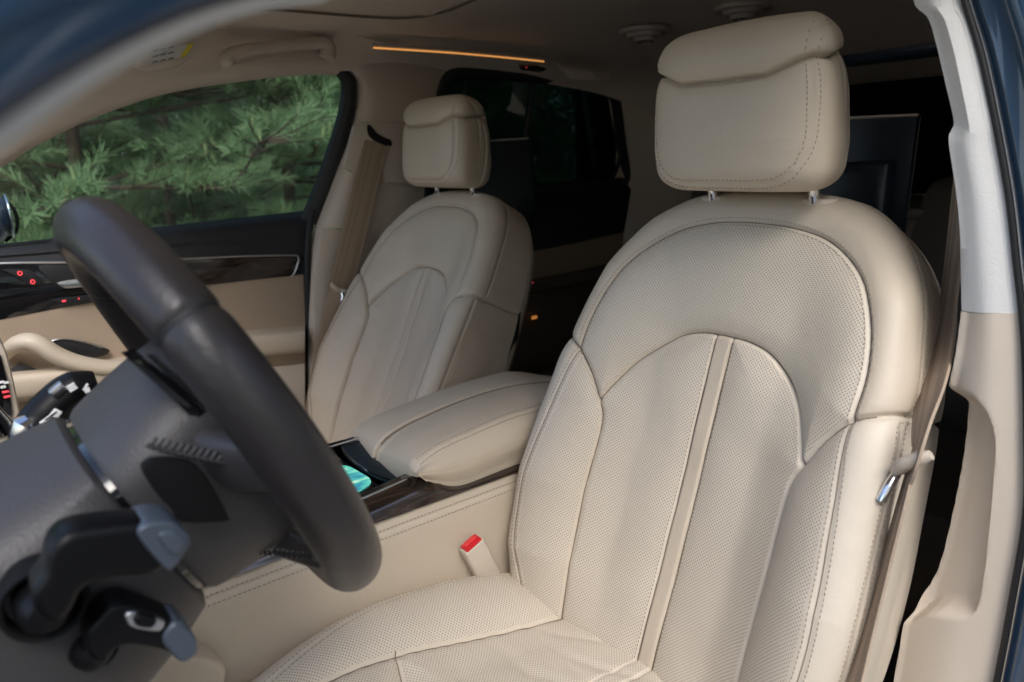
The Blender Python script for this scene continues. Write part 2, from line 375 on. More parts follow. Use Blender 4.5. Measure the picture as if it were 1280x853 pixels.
def build_backrest():
    Ns, Nr = 1000, 200
    o = spline(OUTL, Ns)
    vs = .225
    sp = np.stack([np.zeros(Ns), np.maximum(o[:, 1], vs)], 1)
    d = o-sp; Lr = np.linalg.norm(d, axis=1); d /= Lr[:, None]
    he = hfield(o[:, 0], o[:, 1])
    arc = FR*math.pi/2
    Tt = (Lr-FR)+arc+(he+.085-FR)
    q = 2e-5+np.linspace(0, 1, Nr)[None]*(Tt-2e-5)[:, None]
    s = q-(Lr-FR)[:, None]
    a = np.clip(s/FR, 0, math.pi/2)
    run = np.where(s < 0, q, (Lr-FR)[:, None]+FR*np.sin(a))
    drop = np.where(s < 0, 0, np.where(s < arc, FR*(1-np.cos(a)), FR+(s-arc)))
    run = run-.10*np.clip(drop-FR, 0, 1)+.003*np.sin(np.clip((drop-FR)/.09, 0, 1)*math.pi)*sstep(.2, .4, o[:, 1])[:, None]
    uv = sp[:, None]+d[:, None]*run[..., None]
    U, Vv = uv[..., 0].ravel(), uv[..., 1].ravel()
    drop = drop.ravel(); n = hfield(U, Vv)-drop
    F = np.array(grid(Ns, Nr))
    P2 = np.stack([np.abs(U), Vv], 1)
    front = drop < .05
    dA = np.minimum(pdist(P2, cA), pdist(P2, cAl)); dB = pdist(P2, cB); dC = pdist(P2, cC); dD = pdist(P2, cD); dS = np.where(Vv > .166, pdist(P2, cS), 1)
    dE = np.abs(drop-.022-.02*(Vv < .21))
    insert_poly = np.vstack([cAfull, [(0, .70)], [(-.0001, .164)]])
    ins = inpoly(P2, np.vstack([cAfull, [(-.05, .66)], [(-.05, .164)]]))
    upper = inpoly(P2, np.vstack([cD, cB[:1+int(np.argmin(((cB-[.187, .221])**2).sum(1)))][::-1], cA[::-1], [(-.05, .164)], [(-.05, .034)]])) & ~ins
    below = Vv > np.interp(P2[:, 0], cB[:, 0], cB[:, 1])
    bol = below & ~ins & (P2[:, 0] > .10)
    Cx = np.interp(Vv, cC[:, 1], cC[:, 0])
    inb = Cx-P2[:, 0]
    g = lambda dd, dep, w: -dep*np.exp(-(dd/w)**2)
    fr_ = front.astype(float)
    disp = np.zeros(len(U))
    disp += (g(dA, .0048, .0021)+g(dB, .0048, .0023)*1.0)*1.0
    disp += g(dD, .0030, .0018)*fr_+g(dS, .0034, .0017)*fr_*ins
    disp += g(np.where(bol, dC, 1), .0016, .0022)*fr_
    disp += g(dE, .0022, .0020)
    # padding swells between the seams
    puff = lambda dd, am, w: am*(1-np.exp(-(dd/w)**1.3))
    din = np.minimum(dA, dS)
    disp += np.where(ins & (P2[:, 0] > .0115), puff(din, .0065, .018), 0)
    disp += np.where(ins & (P2[:, 0] <= .0115), .0012, 0)
    disp += np.where(upper, puff(np.minimum(np.minimum(dA, dB), dD), .0075, .016), 0)
    disp += np.where(bol, puff(np.minimum(dA, dB), .0075, .015)*(1-.75*sstep(.006, .03, drop)), 0)
    sh = ~(ins | upper | bol)
    disp += np.where(sh, puff(np.minimum(dD, dB), .0022, .008), 0)
    # soft unevenness of used leather
    disp += .0009*np.sin(U*37+1.3*np.sin(Vv*23))*np.sin(Vv*31+U*11)*(drop < .03)
    P = seat3(U, Vv, n)
    N0 = vnormals(P, F)
    if (N0[len(N0)//2] @ np.array([0, CT, ST])) < 0: F = F[:, ::-1]; N0 = -N0
    P = P+N0*disp[:, None]
    N = vnormals(P, F)
    # face classes
    fc = F
    c = lambda m: m[fc].mean(1) > .5
    fU = U[fc].mean(1); fins, fup, fbol = c(ins), c(upper), c(bol)
    sB_ = dict()
    cls = np.zeros(len(F), int)
    cls[fup] = 1; cls[fbol & (fU > 0)] = 2; cls[fbol & (fU < 0)] = 3
    cls[fins & (fU > .0115)] = 4; cls[fins & (fU < -.0115)] = 5; cls[fins & (np.abs(fU) <= .0115)] = 6
    perf = np.where(bol, np.where(drop < .03, np.minimum(inb-.004, dA), -1), np.where(ins & (P2[:, 0] > .0115), din, np.where(upper, np.minimum(np.minimum(dA, dB), dD), -1)))
    st = np.stack([U+np.sign(U)*np.maximum(0, np.abs(U)-.13)*.12, Vv], 1)
    S = (np.stack([U, Vv], 1)[front], P[front], N[front])
    # param for the ring seam
    ringi = np.repeat(np.arange(Ns), Nr); ro = np.stack([ringi/Ns*2.0, drop*1.0], 1)
    mask = (drop > .005) & (drop < .07)
    SR = (ro[mask], P[mask], N[mask])
    sv = o[:, 1]
    return P, N, F, cls, perf, st, S, SR, sv, Ns
def build_cushion():
    W = .243; y0, y1 = .10, .70; FRr = .038
    nu, nv = 330, 360
    skl = .16; L = FRr*math.pi/2
    half = (W-FRr)+L+skl
    a = np.linspace(-half, half, nu)
    b = np.linspace(0, (y1-y0-FRr)+L+.10, nv)
    A, B = np.meshgrid(a, b, indexing='ij')
    def fold(x, Wd):
        s = x-(Wd-FRr); an = np.clip(s/FRr, 0, math.pi/2)
        return np.where(s < 0, x, Wd-FRr+FRr*np.sin(an)), np.where(s < 0, 0, np.where(s < L, FRr*(1-np.cos(an)), FRr+s-L))
    X, dx = fold(np.abs(A), W); X = X*np.sign(A)
    Y, dy = fold(B, y1-y0); Y = Y+y0
    drop = np.maximum(dx, dy)+.3*np.minimum(dx, dy)
    inner = np.interp(Y, [.1, .2, .32, .43, .55, .7], [.131, .131, .137, .150, .165, .18])
    # side wings run to the front and die towards the back
    zc = np.interp(Y, [.1, .2, .3, .4, .5, .6, .7], [.367, .378, .392, .408, .424, .432, .428])
    wing = np.interp(Y, [.1, .2, .26, .33, .43, .55, .7], [.004, .020, .038, .046, .044, .032, .02])
    aX = np.abs(X)
    Z = zc+wing*sstep(.09, .215, aX)-drop
    X, Y, Z, drop, A_, B_ = [m.ravel() for m in (X, Y, Z, drop, A, B)]; aX = np.abs(X)
    P2 = np.stack([aX, Y], 1)
    cI = spline(np.array([(.131, .10), (.131, .2), (.137, .32), (.150, .43), (.165, .55), (.18, .70)]), 60)
    cO = spline(np.array([(.165, .12), (.196, .19), (.213, .27), (.217, .36), (.214, .46), (.205, .56), (.195, .66)]), 60)
    cX = spline(np.array([(0, .475), (.08, .470), (.157, .448)]), 40)
    cSt = np.array([(.0115, .1), (.0115, .47)])
    dI, dO, dX = pdist(P2, cI), pdist(P2, cO), pdist(P2, cX); dSt = np.where(Y < .475, pdist(P2, cSt), 1)
    inb = np.interp(Y, cI[:, 1], cI[:, 0])-aX
    ctr = inb > 0
    g = lambda dd, dep, w: -dep*np.exp(-(dd/w)**2)
    puff = lambda dd, am, w: am*(1-np.exp(-(dd/w)**1.3))
    top = drop < .03
    disp = g(dI, .0048, .0022)+(g(dO, .002, .0024)+g(dX, .0035, .0024)*ctr+g(dSt, .003, .002)*ctr)*top
    disp += np.where(ctr, puff(np.minimum(dI, dX), .009, .022), puff(dI, .0085, .016))
    # sitting creases in the middle panel
    for (yy, xx, sl, am, w) in [(.245, .03, .35, .0022, .009), (.275, -.02, .22, .0024, .010), (.305, .02, .30, .0018, .009), (.335, .06, .1, .0020, .010), (.36, -.01, .28, .0015, .010), (.395, .05, .2, .0016, .012), (.22, .07, .5, .0016, .008)]:
        t = (Y-yy-sl*(X-xx)+.012*np.sin(X*30+yy*90)); disp += -am*np.exp(-(t/w)**2)*np.exp(-((X-xx)/.07)**2)*ctr
    P = np.stack([X, Y, Z], 1)-SEATBASE
    F = np.array(grid(nu, nv)); N0 = vnormals(P, F)
    k = np.argmin(np.abs(X)+np.abs(Y-.35))
    if N0[k][2] < 0: F = F[:, ::-1]; N0 = -N0
    P = P+N0*disp[:, None]
    P[:, 0] *= np.interp(Y, [.40, .48, .56, .64, .70], [1, .985, .935, .86, .77]); P[:, 2] -= np.interp(Y, [.44, .54, .62, .70], [0, .007, .020, .04])*sstep(.10, .22, aX)
    N = vnormals(P, F)
    fu = X[F].mean(1); fi = ctr[F].mean(1) > .5
    ft = Y[F].mean(1) > np.interp(np.abs(fu), cX[:, 0], cX[:, 1])
    cls = np.where(fi, np.where(ft, 1, 0), np.where(fu > 0, 2, 3))
    inO = np.interp(Y, cO[:, 1], cO[:, 0])-aX
    perf = np.where(ctr, np.minimum(np.minimum(dI, dX), dSt), np.where(drop < .03, np.minimum(dI, inO-.003), -1))
    st = np.stack([A_, B_], 1)
    m = drop < .06
    return P, N, F, cls, perf, st, (np.stack([X, Y], 1)[m], P[m], N[m]), (cI, cO, cX, cSt)
def build_headrest():
    """upright pad seen in plan sections, stacked in z; origin at post feet"""
    nz, na = 190, 260
    t = np.linspace(0, 1, nz)
    z0, z1 = .021, .182
    # vertical profile param: bottom centre -> side -> top centre
    ang = np.linspace(0, 2*np.pi, na, endpoint=False)
    rows = []; zz = []
    e = .022
    # row schedule: bottom cap in, side, top cap in
    kk = np.concatenate([np.linspace(-1, 0, 46), np.linspace(0, 1, 130)[1:], 1+np.linspace(0, 1, 47)[1:]])
    Vs = []
    for k in kk:
        f = 1+k if k < 0 else (2-k if k > 1 else 1)
        ca = math.pi/2*np.clip((f-.45)/.55, 0, 1); rr0 = .022 if k < 0 else .026
        if k < 0: zrow = z0+rr0*(1-math.cos(ca)) ; ca2 = ca
        elif k <= 1: zrow = z0+.022+(z1-.026-z0-.022)*k
        else: zrow = z1-.026*(1-math.cos(ca))
        inset = 0 if 0 <= k <= 1 else rr0*(1-math.sin(ca)); shrink = min(1, f/.45) if not 0 <= k <= 1 else 1
        hw = np.interp(zrow, [0, .03, .06, .11, .15, .175, .20], [.104, .110, .113, .111, .107, .103, .097])
        yf = np.interp(zrow, [0, .03, .07, .12, .15, .175, .2], [.076, .083, .087, .088, .088, .083, .074])
        yr = np.interp(zrow, [0, .03, .07, .12, .16, .2], [-.022, -.032, -.035, -.028, -.014, .0])
        yc, hd = (yf+yr)/2, (yf-yr)/2
        c, s = np.cos(ang), np.sin(ang)
        p = 4.2
        rr = (np.abs(c)**p+np.abs(s)**p)**(-1/p)
        x = hw*c*rr; y = s*rr
        # sides taper to the rear
        x = x*(1-.115*(1-y)-.05*np.clip(-y, 0, 1)**2)
        # front face gently dished/bowed
        yy = yc+hd*y
        yy = yy-.010*(np.abs(x)/hw)**2.5*(y > 0)*y
        sx_ = (hw-inset)/hw*shrink; sy_ = (hd-inset)/hd*shrink
        Vs.append(np.stack([x*sx_, yc+(yy-yc)*sy_, np.full(na, zrow)+(.004*(1-shrink**2) if k > 1 else 0)], 1))
    nz = len(Vs); P = np.concatenate(Vs); F = np.array(grid(nz, na, False, True))
    X, Y, Z = P.T
    N0 = vnormals(P, F)
    k = np.argmax(Y)
    if N0[k][1] < 0: F = F[:, ::-1]; N0 = -N0
    # seams: roll (top pad) seam height as function of |x| on the front, wraps round the sides
    aX = np.abs(X)
    seam = np.interp(aX, [0, .053, .094, .104, .118], [.131, .132, .147, .1455, .139])
    seam = np.where(Y < .045, seam+np.clip(.045-Y, 0, .1)*.28, seam)
    ok = np.ones(len(X), bool)
    dR = np.where(Y > -.005, np.abs(Z-seam), 1)
    xs = np.interp(Z, [.028, .0315, .039, .052, .070, .11, .147, .2], [.050, .068, .082, .091, .0955, .0955, .0920, .0895])
    side = np.where((Y > .02) & (Z > .0315), np.abs(aX-xs), 1)
    bot = np.where((Y > .03) & (Z < .05) & (aX < .082), np.abs(Z-np.interp(aX, [0, .045, .068, .082, .1], [.0285, .0285, .0315, .039, .06])), 1)
    dV = np.minimum(side, bot)
    # back shell seam
    yb = np.interp(Z, [0, .05, .1, .15, .2], [.035, .025, .02, .03, .04])
    dK = np.where((Z > .02) & (Z < .142), np.abs(Y-yb+.02), 1)
    g = lambda dd, dep, w: -dep*np.exp(-(dd/w)**2)
    disp = g(dR, .0070, .0024)+g(dV, .0016, .0016)+g(dK, .0040, .0022)*(aX > .05)
    disp += np.where(dR < 1, .006*(1-np.exp(-(dR/.010)**1.3)), .006)
    above = (Z > seam) & (Y > -.005)
    disp += np.where(above, .0035, 0)
    P = P+N0*disp[:, None]; N = vnormals(P, F)
    P = P+np.array([0, 0, .92])-SEATBASE
    m = Y > .05
    fa = above[F].mean(1) > .5
    return P, N, F, np.where(fa, 1, 0), (np.stack([X, Z], 1)[m], P[m], N[m])
bP, bN, bF, bcls, bperf, bst, bS, bSR, bsv, bNs = build_backrest()
cP, cN, cF, ccls, cperf, cst, cS_, ccurves = build_cushion()
hP, hN, hF, hcls, hS = build_headrest()
def make_seat(name, label, xc, group):
    root = thing(name, label, 'car seat', (xc, SEATBASE[1], SEATBASE[2]), group)
    def L(nm, me, mats, par):
        o = bpy.data.objects.new(nm, me); COL.objects.link(o); o.parent = par
        for m in (mats if isinstance(mats, list) else [mats]): me.materials.append(m)
        return o
    back = L('backrest', split_mesh('backrest', bP, bN, bF, bcls == 0, {'perf': bperf}, bst), M['leather'], root)
    L('shoulder_panel', split_mesh('shoulder_panel', bP, bN, bF, bcls == 1, {'perf': bperf}, bst), M['perf'], back)
    for k in (2, 3): L('side_bolster', split_mesh('side_bolster', bP, bN, bF, bcls == k, {'perf': bperf}, bst), M['perf'], back)
    for k in (4, 5): L('back_insert', split_mesh('back_insert', bP, bN, bF, bcls == k, {'perf': bperf}, bst), M['perf'], back)
    L('centre_strip', split_mesh('centre_strip', bP, bN, bF, bcls == 6), M['leather'], back)
    # thread rows and dark cords painting the shade in the seams, each a mesh of its own
    class RowSink:
        def __init__(s, par, nm='stitch_row', mt='thread'): s.par, s.nm, s.mt = par, nm, mt
        def add(s, V, F): L(s.nm, mesh(s.nm, V, F), M[s.mt], s.par)
    def seam_on(S, poly, n=140, r=.00075, par=back):
        q, V, N = S; Q = resample(np.asarray(poly, float), n); pos = []
        for p in Q:
            d = ((q-p)**2).sum(1); i = np.argpartition(d, 4)[:4]; w = 1/(d[i]+1e-8); w /= w.sum(); pos.append(w@(V[i]+N[i]*.0003))
        pos = np.array(pos); pos[1:-1] = (pos[:-2]+2*pos[1:-1]+pos[2:])/4
        L('seam', mesh('seam', *tube(pos, r, 6)), M['seam'], par)
    mb = RowSink(back)
    for sg in (1, -1):
        for Q in (cA, cAl[:-3], cB[:46], cD, cS[:1].repeat(2, 0)*[1, 1]+np.array([(0, .066), (0, .53)])): seam_on(bS, np.asarray(Q)*[sg, 1])
        seam_on(bS, cC[:-8]*[sg, 1], r=.0005)
    for sg in (1, -1):
        f = lambda Q, d: offset_poly(Q, d)*[sg, 1]
        for Q, ds in ((cD, (.0045, )), (cC[:-6], (.0042, -.0042)), (cD, (-.0045, ))):
            for d in ds: mb.add(*stitch_on(bS, f(Q, d)))
        for q in (.0115+.0036, ): mb.add(*stitch_on(bS, np.array([(q*sg, .172), (q*sg, .62)])))
    # double row along the outer ring seam
    for dd in (.016, .028):
        s = np.linspace(60, bNs-60, 500); shift = .02*(np.interp(s, np.arange(bNs), bsv) < .21)
        mb.add(*stitch_on(bSR, np.stack([s/bNs*2.0, dd+shift], 1), pitch=.0058))
    # hard back shell
    o = spline(OUTL*[.93, 1], 120); rows = []
    for k, (sc, n_) in enumerate(((.985, -.070), (1.0, -.080), (.99, -.100), (.93, -.118), (.6, -.126), (.0, -.128))):
        cen = np.stack([np.zeros(120), np.maximum(o[:, 1], .28)], 1); q = cen+(o-cen)*sc
        rows.append(seat3(q[:, 0], q[:, 1], n_))
    shell = L('back_shell', mesh('back_shell', np.stack(rows, 1).reshape(-1, 3), grid(120, 6)), M['trim'], root)
    # pocket slot near the top of the shell side
    for sg in (1, -1):
        pts = seat3(np.array([.205, .209, .205, .20])*sg, np.array([.20, .25, .31, .25]), np.array([-.088, -.088, -.092, -.108]))
        L('slot', mesh('slot', *plate(pts, (sg*.006, 0, 0), .001)), M['black'], shell)
    # headrest
    head = L('headrest', split_mesh('headrest', hP, hN, hF, hcls == 0), M['leather'], root)
    L('top_pad', split_mesh('top_pad', hP, hN, hF, hcls == 1), M['leather'], head)
    mb = RowSink(head)
    for sg in (1, -1):
        sp2 = spline(np.array([(0, .0285), (.045, .0285), (.068, .0315), (.082, .039), (.091, .052), (.0955, .070), (.0955, .11), (.0925, .143)]), 120)
        for d in (.0036, -.0036): mb.add(*stitch_on(hS, offset_poly(sp2, d)*[sg, 1]))
        for d in (.0038, -.0038): mb.add(*stitch_on(hS, np.stack([(np.array([.0915, .091, .090, .0895])+d)*sg, np.array([.152, .165, .18, .19])], 1)))
    for sg in (1, -1):
        a = np.array([.067*sg, -.004, .895])-SEATBASE; b_ = np.array([.067*sg, .010, .945])-SEATBASE
        L('headrest_post', mesh('headrest_post', *tube(np.linspace(a, b_, 4), .0062, 14)), M['chrome'], root)
        c0 = np.array([.067*sg, -.006, .921])-SEATBASE
        an = np.linspace(0, 2*np.pi, 28, endpoint=False)
        rows = [np.stack([c0[0]+.024*r_*np.cos(an), c0[1]+.015*r_*np.sin(an), np.full(28, c0[2]+z_)-.0*an], 1) for r_, z_ in ((1.02, -.012), (1, .0), (.9, .0035), (.55, .004), (.40, -.004))]
        L('post_collar', mesh('post_collar', np.stack(rows, 1).reshape(-1, 3), grid(28, 5, True)), M['trim'], root)
    # cushion
    cu = L('cushion', split_mesh('cushion', cP, cN, cF, ccls == 0, {'perf': cperf}, cst), M['perf'], root)
    L('thigh_panel', split_mesh('thigh_panel', cP, cN, cF, ccls == 1, {'perf': cperf}, cst), M['perf'], cu)
    for k in (2, 3): L('cushion_bolster', split_mesh('cushion_bolster', cP, cN, cF, ccls == k, {'perf': cperf}, cst), M['perf'], cu)
    cI, cO, cX, cSt = ccurves; mb = RowSink(cu)
    for sg in (1, -1):
        for d in (.004, -.004): mb.add(*stitch_on(cS_, offset_poly(cO, d)*[sg, 1]))
        mb.add(*stitch_on(cS_, np.array([(.015*sg, .15), (.015*sg, .46)])))
    for sg in (1, -1): seam_on(cS_, cI[2:]*[sg, 1], par=cu)
    seam_on(cS_, np.vstack([cX[::-1]*[-1, 1], cX[1:]]), par=cu)
    L('seat_base', mesh('seat_base', *box(np.array([0, .36, .17])-SEATBASE, (.44, .50, .16), .02)), M['black'], root)
    # belt guide on the outboard side
    return root

# ------------------------------------------------------------------ seats in place
ds = make_seat('front_seat', 'large perforated beige leather driver seat nearest the open door', -.396, 'front seats')
tag(ds, None, None, 'front seats')
ps = ds.copy(); COL.objects.link(ps); ps.location.x = .396
ps['label'] = 'beige passenger seat of plain smooth leather beside the far door, beyond the armrest'
_pv = Vector(np.array([0, -.05, .30])-SEATBASE)
PM = Matrix.Translation(_pv+Vector((0, -.0235, -.0167))) @ Matrix.Rotation(R(6.8), 4, 'X') @ Matrix.Translation(-_pv)
def copy_under(o, parent):
    c = o.copy(); COL.objects.link(c); c.parent = parent
    for s in c.material_slots:
        if s.material == M['perf']:
            s.link = 'OBJECT'; s.material = M['leather']
    for ch in list(o.children): copy_under(ch, c)
    return c
for ch in list(ds.children):
    c = copy_under(ch, ps)
    if c.name.split('.')[0] in ('backrest', 'headrest', 'headrest_post', 'post_collar', 'back_shell'): c.matrix_basis = PM
def seatpt(u, v, n, xc): return seat3(u, v, n)+SEATBASE+np.array([xc, 0, 0])
# belt guides: a beige loop on a chrome stem on the outboard side of each backrest
def belt_guide(seat, pts_loop, pts_stem, r):
    g = MB(); g.add(*tube(spline(pts_loop, 16), np.interp(np.linspace(0, 1, 16), [0, .2, .8, 1], [r*.8, r, r*1.05, r*.7]), 12, flat=.8))
    o = g.build('belt_guide', M['trim'], seat)
    s = MB(); s.add(*tube(np.array(pts_stem), r*.62, 10)); s.build('guide_stem', M['chrome'], o)
xg = -.640
belt_guide(ds, [at(1121, 589, 0, xg+.01), at(1130, 581, 0, xg), at(1150, 573, 0, xg-.012), at(1164, 569, 0, xg-.02)], [at(1124, 586, 0, xg+.01), at(1112, 606, 0, xg+.010), at(1101, 626, 0, xg+.014)], .0072)
belt_guide(ps, [at(414, 355, 0, .66), at(422, 362, 0, .66), at(436, 366, 0, .655)], [at(427, 364, 0, .655), at(429, 372, 0, .652), at(426, 380, 0, .648)], .008)

# ------------------------------------------------------------------ car body
car = thing('car_cabin', 'car cabin shell with beige lining, dark blue painted door frame and pale pillar trim', 'car', (0, -.3, -.05))
def part(name, VF, mat, parent=None, label=None, smooth=True):
    mb = MB(); mb.add(*VF); return mb.build(name, mat, parent if parent is not None else car, label, smooth)
# headliner: one lining crowned over the cabin
def roofz(x, y):
    x = np.asarray(x, float); y = np.asarray(y, float)
    zc = 1.285-.055*np.clip((y-.15)/.6, 0, 2)**2-.10*np.clip((-y-.35)/.9, 0, 2)**2
    return zc-.26*np.abs(x)**3.5
xs = np.linspace(-.64, .64, 41); ys = np.linspace(-1.55, .66, 54)
G = np.array([[(x, y, roofz(x, y)) for y in ys] for x in xs])
part('headliner', sheet(G, (0, 0, .035)), M['roof'])
# sunroof cassette, slightly below the lining
sx = spline(np.array([(.505, .75), (.50, .30), (.495, .02), (.475, -.07), (.43, -.112), (.36, -.122), (0, -.125), (-.36, -.122), (-.43, -.112), (-.475, -.07), (-.495, .02), (-.505, .75)]), 110)
P_ = np.array([(x, min(y, .63), roofz(x, min(y, .63))-.003) for x, y in sx])
rim = part('sunroof_frame', tube(P_+np.array([0, 0, -.0005]), .0024, 8), M['seam'])
gx = np.linspace(-.46, .46, 20); gy = np.linspace(-.10, .62, 14)
part('sunroof_blind', sheet(np.array([[(x, y, roofz(x, y)-.0035) for y in gy] for x in gx]), (0, 0, .002)), M['roof'], rim)
# far roof rail and windscreen pillar lining: from the window's upper edge to the lining
wt_px = [(-90, 262), (0, 206), (50, 176), (100, 151), (150, 131), (200, 115), (250, 105), (300, 98), (350, 92), (400, 89), (425, 90)]
wt = ats(wt_px, 0, [.735, .722, .716, .711, .707, .704, .702, .701, .70, .70, .70])
top = ats([(-60, 130), (20, 90), (100, 60), (170, 45), (220, 40), (270, 36), (330, 34), (390, 34), (440, 44), (480, 54), (500, 60)], 0, [.60, .60, .60, .60, .60, .60, .60, .60, .60, .60, .60])
top[:, 2] = np.minimum(top[:, 2], roofz(top[:, 0], top[:, 1])+.004)
mid = (spline(wt, 60)*.5+spline(top, 60)*.5)+np.array([.022, 0, .016])
lo = spline(wt, 60)+np.array([-.012, 0, .004])
part('roof_rail_lining', sheet(loft([spline(wt, 60)+np.array([.02, 0, -.006]), spline(wt, 60), lo+np.array([0, 0, .010]), mid, spline(top, 60)], 60, 16), (.006, 0, .012)), M['roof'])
# rail behind the pillar, over the rear door
rt = np.array([(.70, .03, 1.178), (.70, -.15, 1.19), (.70, -.35, 1.188), (.695, -.60, 1.17), (.68, -.85, 1.135), (.65, -1.10, 1.05), (.60, -1.35, .95)])
rin = np.array([(.60, .03, 0), (.60, -.15, 0), (.60, -.35, 0), (.60, -.6, 0), (.59, -.85, 0), (.57, -1.1, 0), (.54, -1.35, 0)]); rin[:, 2] = roofz(rin[:, 0], rin[:, 1])+.003
for sg, nm in ((1, 'roof_rail_lining'), (-1, 'roof_rail_lining')):
    part(nm, sheet(loft([rt*[sg, 1, 1], (rt+rin)/2*[sg, 1, 1]+np.array([.012*sg, 0, .012]), rin*[sg, 1, 1]], 40, 8), (.012*sg, 0, .014)), M['roof'])
# amber light line along the far rail
sp_ = spline(ats([(465, 58), (520, 61.5), (570, 65), (625, 70), (678, 75.5)], 0, .585), 30)+np.array([-.006, 0, -.004])
part('light_strip', tube(sp_, .0019, 8), M['led'])
part('light_channel', tube(sp_+np.array([.006, 0, .004]), .007, 8), M['trim'])
# grab handle above the front passenger window
hb = spline(ats([(287, 82), (284, 74), (300, 66), (330, 60), (370, 56), (402, 54), (411, 60), (409, 72)], 0, .60), 40)
gh = part('grab_handle', tube(hb, np.interp(np.linspace(0, 1, 40), [0, .12, .3, .8, .92, 1], [.019, .0165, .0135, .0135, .0165, .019]), 16, flat=.9), M['trim'])
part('handle_recess', plate(ats([(279, 84), (281, 70), (310, 60), (400, 50), (416, 54), (415, 76), (400, 76), (340, 72)], 0, .622), (.004, 0, 0), .001), M['trim'], gh)
# sun visor folded against the rail, with its warning sticker
vis = part('sun_visor', plate(ats([(168, 86), (185, 92), (222, 85), (248, 68), (268, 42), (275, 20), (230, 28), (190, 52)], 0, .57), (.018, 0, .006), .005), M['trim'])
part('warning_label', plate(ats([(183, 82), (226, 72), (236, 56), (205, 58), (190, 70)], 0, .5685), (-.0008, 0, 0), 0), M['paper'], vis)
part('yellow_stripe', plate(ats([(224, 73), (232, 71), (243, 54), (235, 56)], 0, .5675), (-.0008, 0, 0), 0), M['yellow'], vis)
sc_ = MB()
for k in range(9):
    x0 = 190+(k % 3)*10; y0 = 79-(k//3)*7-(k % 3)*2
    sc_.add(*plate(ats([(x0, y0), (x0+7, y0-2), (x0+8, y0-3.4), (x0+1, y0-1.4)], 0, .5675), (-.0006, 0, 0), 0))
sc_.build('printed_lines', M['black'], vis)
# overhead console hint near the mirror
oc = part('overhead_console', plate(ats([(275, 22), (325, 14), (372, 6), (400, -14), (330, -20), (290, 0)], 0, .30), (.02, 0, .004), .006), M['trim'])
part('switch_panel', plate(ats([(322, 9), (350, 6), (374, 1), (378, -3), (340, -1)], 0, .298), (-.002, 0, 0), 0), M['gloss'], oc)
# round ceiling outlets in the rear
for (px, py) in ((929, 11), (806, 40)):
    c = at(px, py, 2, 1.262); zc = float(roofz(c[0], c[1]))
    c = at(px, py, 2, zc-.004); an = np.linspace(0, 2*np.pi, 40, endpoint=False)
    rows = [np.stack([c[0]+r_*np.cos(an), c[1]+r_*np.sin(an), np.full(40, c[2]+z_)], 1) for r_, z_ in ((.062, .006), (.061, -.002), (.056, -.005), (.050, -.005), (.048, .0), (.046, -.004), (.042, -.012), (.034, -.014), (.032, -.008), (.030, -.012), (.026, -.021), (.0, -.023))]
    v_ = part('ceiling_vent', (np.stack(rows, 1).reshape(-1, 3), grid(40, 12, True)), M['trim'])
    for a in (0, 2.1, 4.2):
        part('vent_slot', box(c+np.array([.017*math.cos(a), .017*math.sin(a), -.0225]), (.010, .004, .003), .001, Matrix.Rotation(a+.6, 3, 'Z')), M['black'], v_)
# reading lamp pod over the rear door
pod = part('reading_lamp', plate(ats([(700, 84), (760, 90), (768, 98), (750, 104), (712, 100)], 0, .55), (.02, 0, .012), .006), M['roof'])
part('lamp_lens', box(at(745, 94, 0, .547), (.006, .03, .016), .003), M['trim'], pod)
dk = part('sensor_panel', plate(ats([(650, 82), (672, 82), (684, 87), (676, 91), (652, 88)], 0, .575), (.006, 0, .004), .001), M['gloss'])
part('red_lamp', box(at(658, 84.5, 0, .574), (.003, .004, .003), .001), M['redled'], dk)

# far pillar between the doors -----------------------------------------------------------
def strip(lines, axvals, n=40, m=14, th=(.02, 0, 0)):
    return sheet(loft([ats(l, 0, v) for l, v in zip(lines, axvals)], n, m), th)
up_l = [(428, 55), (434, 88), (446, 108), (440, 160), (420, 220), (397, 284)]
up_a = [(438, 55), (444, 90), (455, 108), (450, 160), (430, 222), (407, 285)]
up_b = [(456, 55), (462, 93), (470, 120), (466, 165), (448, 225), (424, 286)]
up_c = [(516, 55), (520, 96), (520, 125), (517, 170), (505, 240), (470, 292)]
up_d = [(566, 55), (560, 92), (548, 112), (535, 170), (530, 240), (520, 300)]
bp = part('pillar_trim', strip([up_l, up_a, up_b, up_c, up_d], [.728, .700, .690, .690, .70], m=22), M['trim'], label='beige upper pillar trim of the far side')
lw_l = [(397, 284.5), (391, 320), (386, 380), (384, 460), (384, 540), (380, 640)]
lw_a = [(407, 285.5), (401, 320), (396, 380), (394, 460), (394, 540), (390, 640)]
lw_c = [(470, 292), (462, 330), (455, 380), (450, 460), (446, 540), (440, 640)]
lw_d = [(520, 300), (520, 330), (520, 380), (510, 460), (500, 540), (490, 640)]
part('pillar_trim', strip([lw_l, lw_a, lw_c, lw_d], [.735, .702, .702, .705], m=18), M['trim'], label='beige lower pillar trim of the far side')
# belt height slider cover and slot on that pillar
sl = part('belt_slider', plate(ats([(443, 158), (456, 152), (520, 152), (516, 230), (484, 229), (478, 215), (442, 216), (430, 209)], 0, .679), (.016, 0, 0), .004), M['trim'], bp)
part('belt_slot', plate(spline(ats([(459, 156), (464, 158), (470, 166), (480, 172), (489, 176), (487, 184), (462, 172)], 0, .6782), 24, True), (-.0015, 0, 0), 0), M['black'], bp)
# recess scooped into the lower trim
part('trim_recess', plate(spline(ats([(397, 327), (404, 322), (428, 323), (432, 345), (422, 410), (399, 410), (392, 380)], 0, .700), 30, True), (-.0012, 0, 0), .0005), M['trim'], bp)
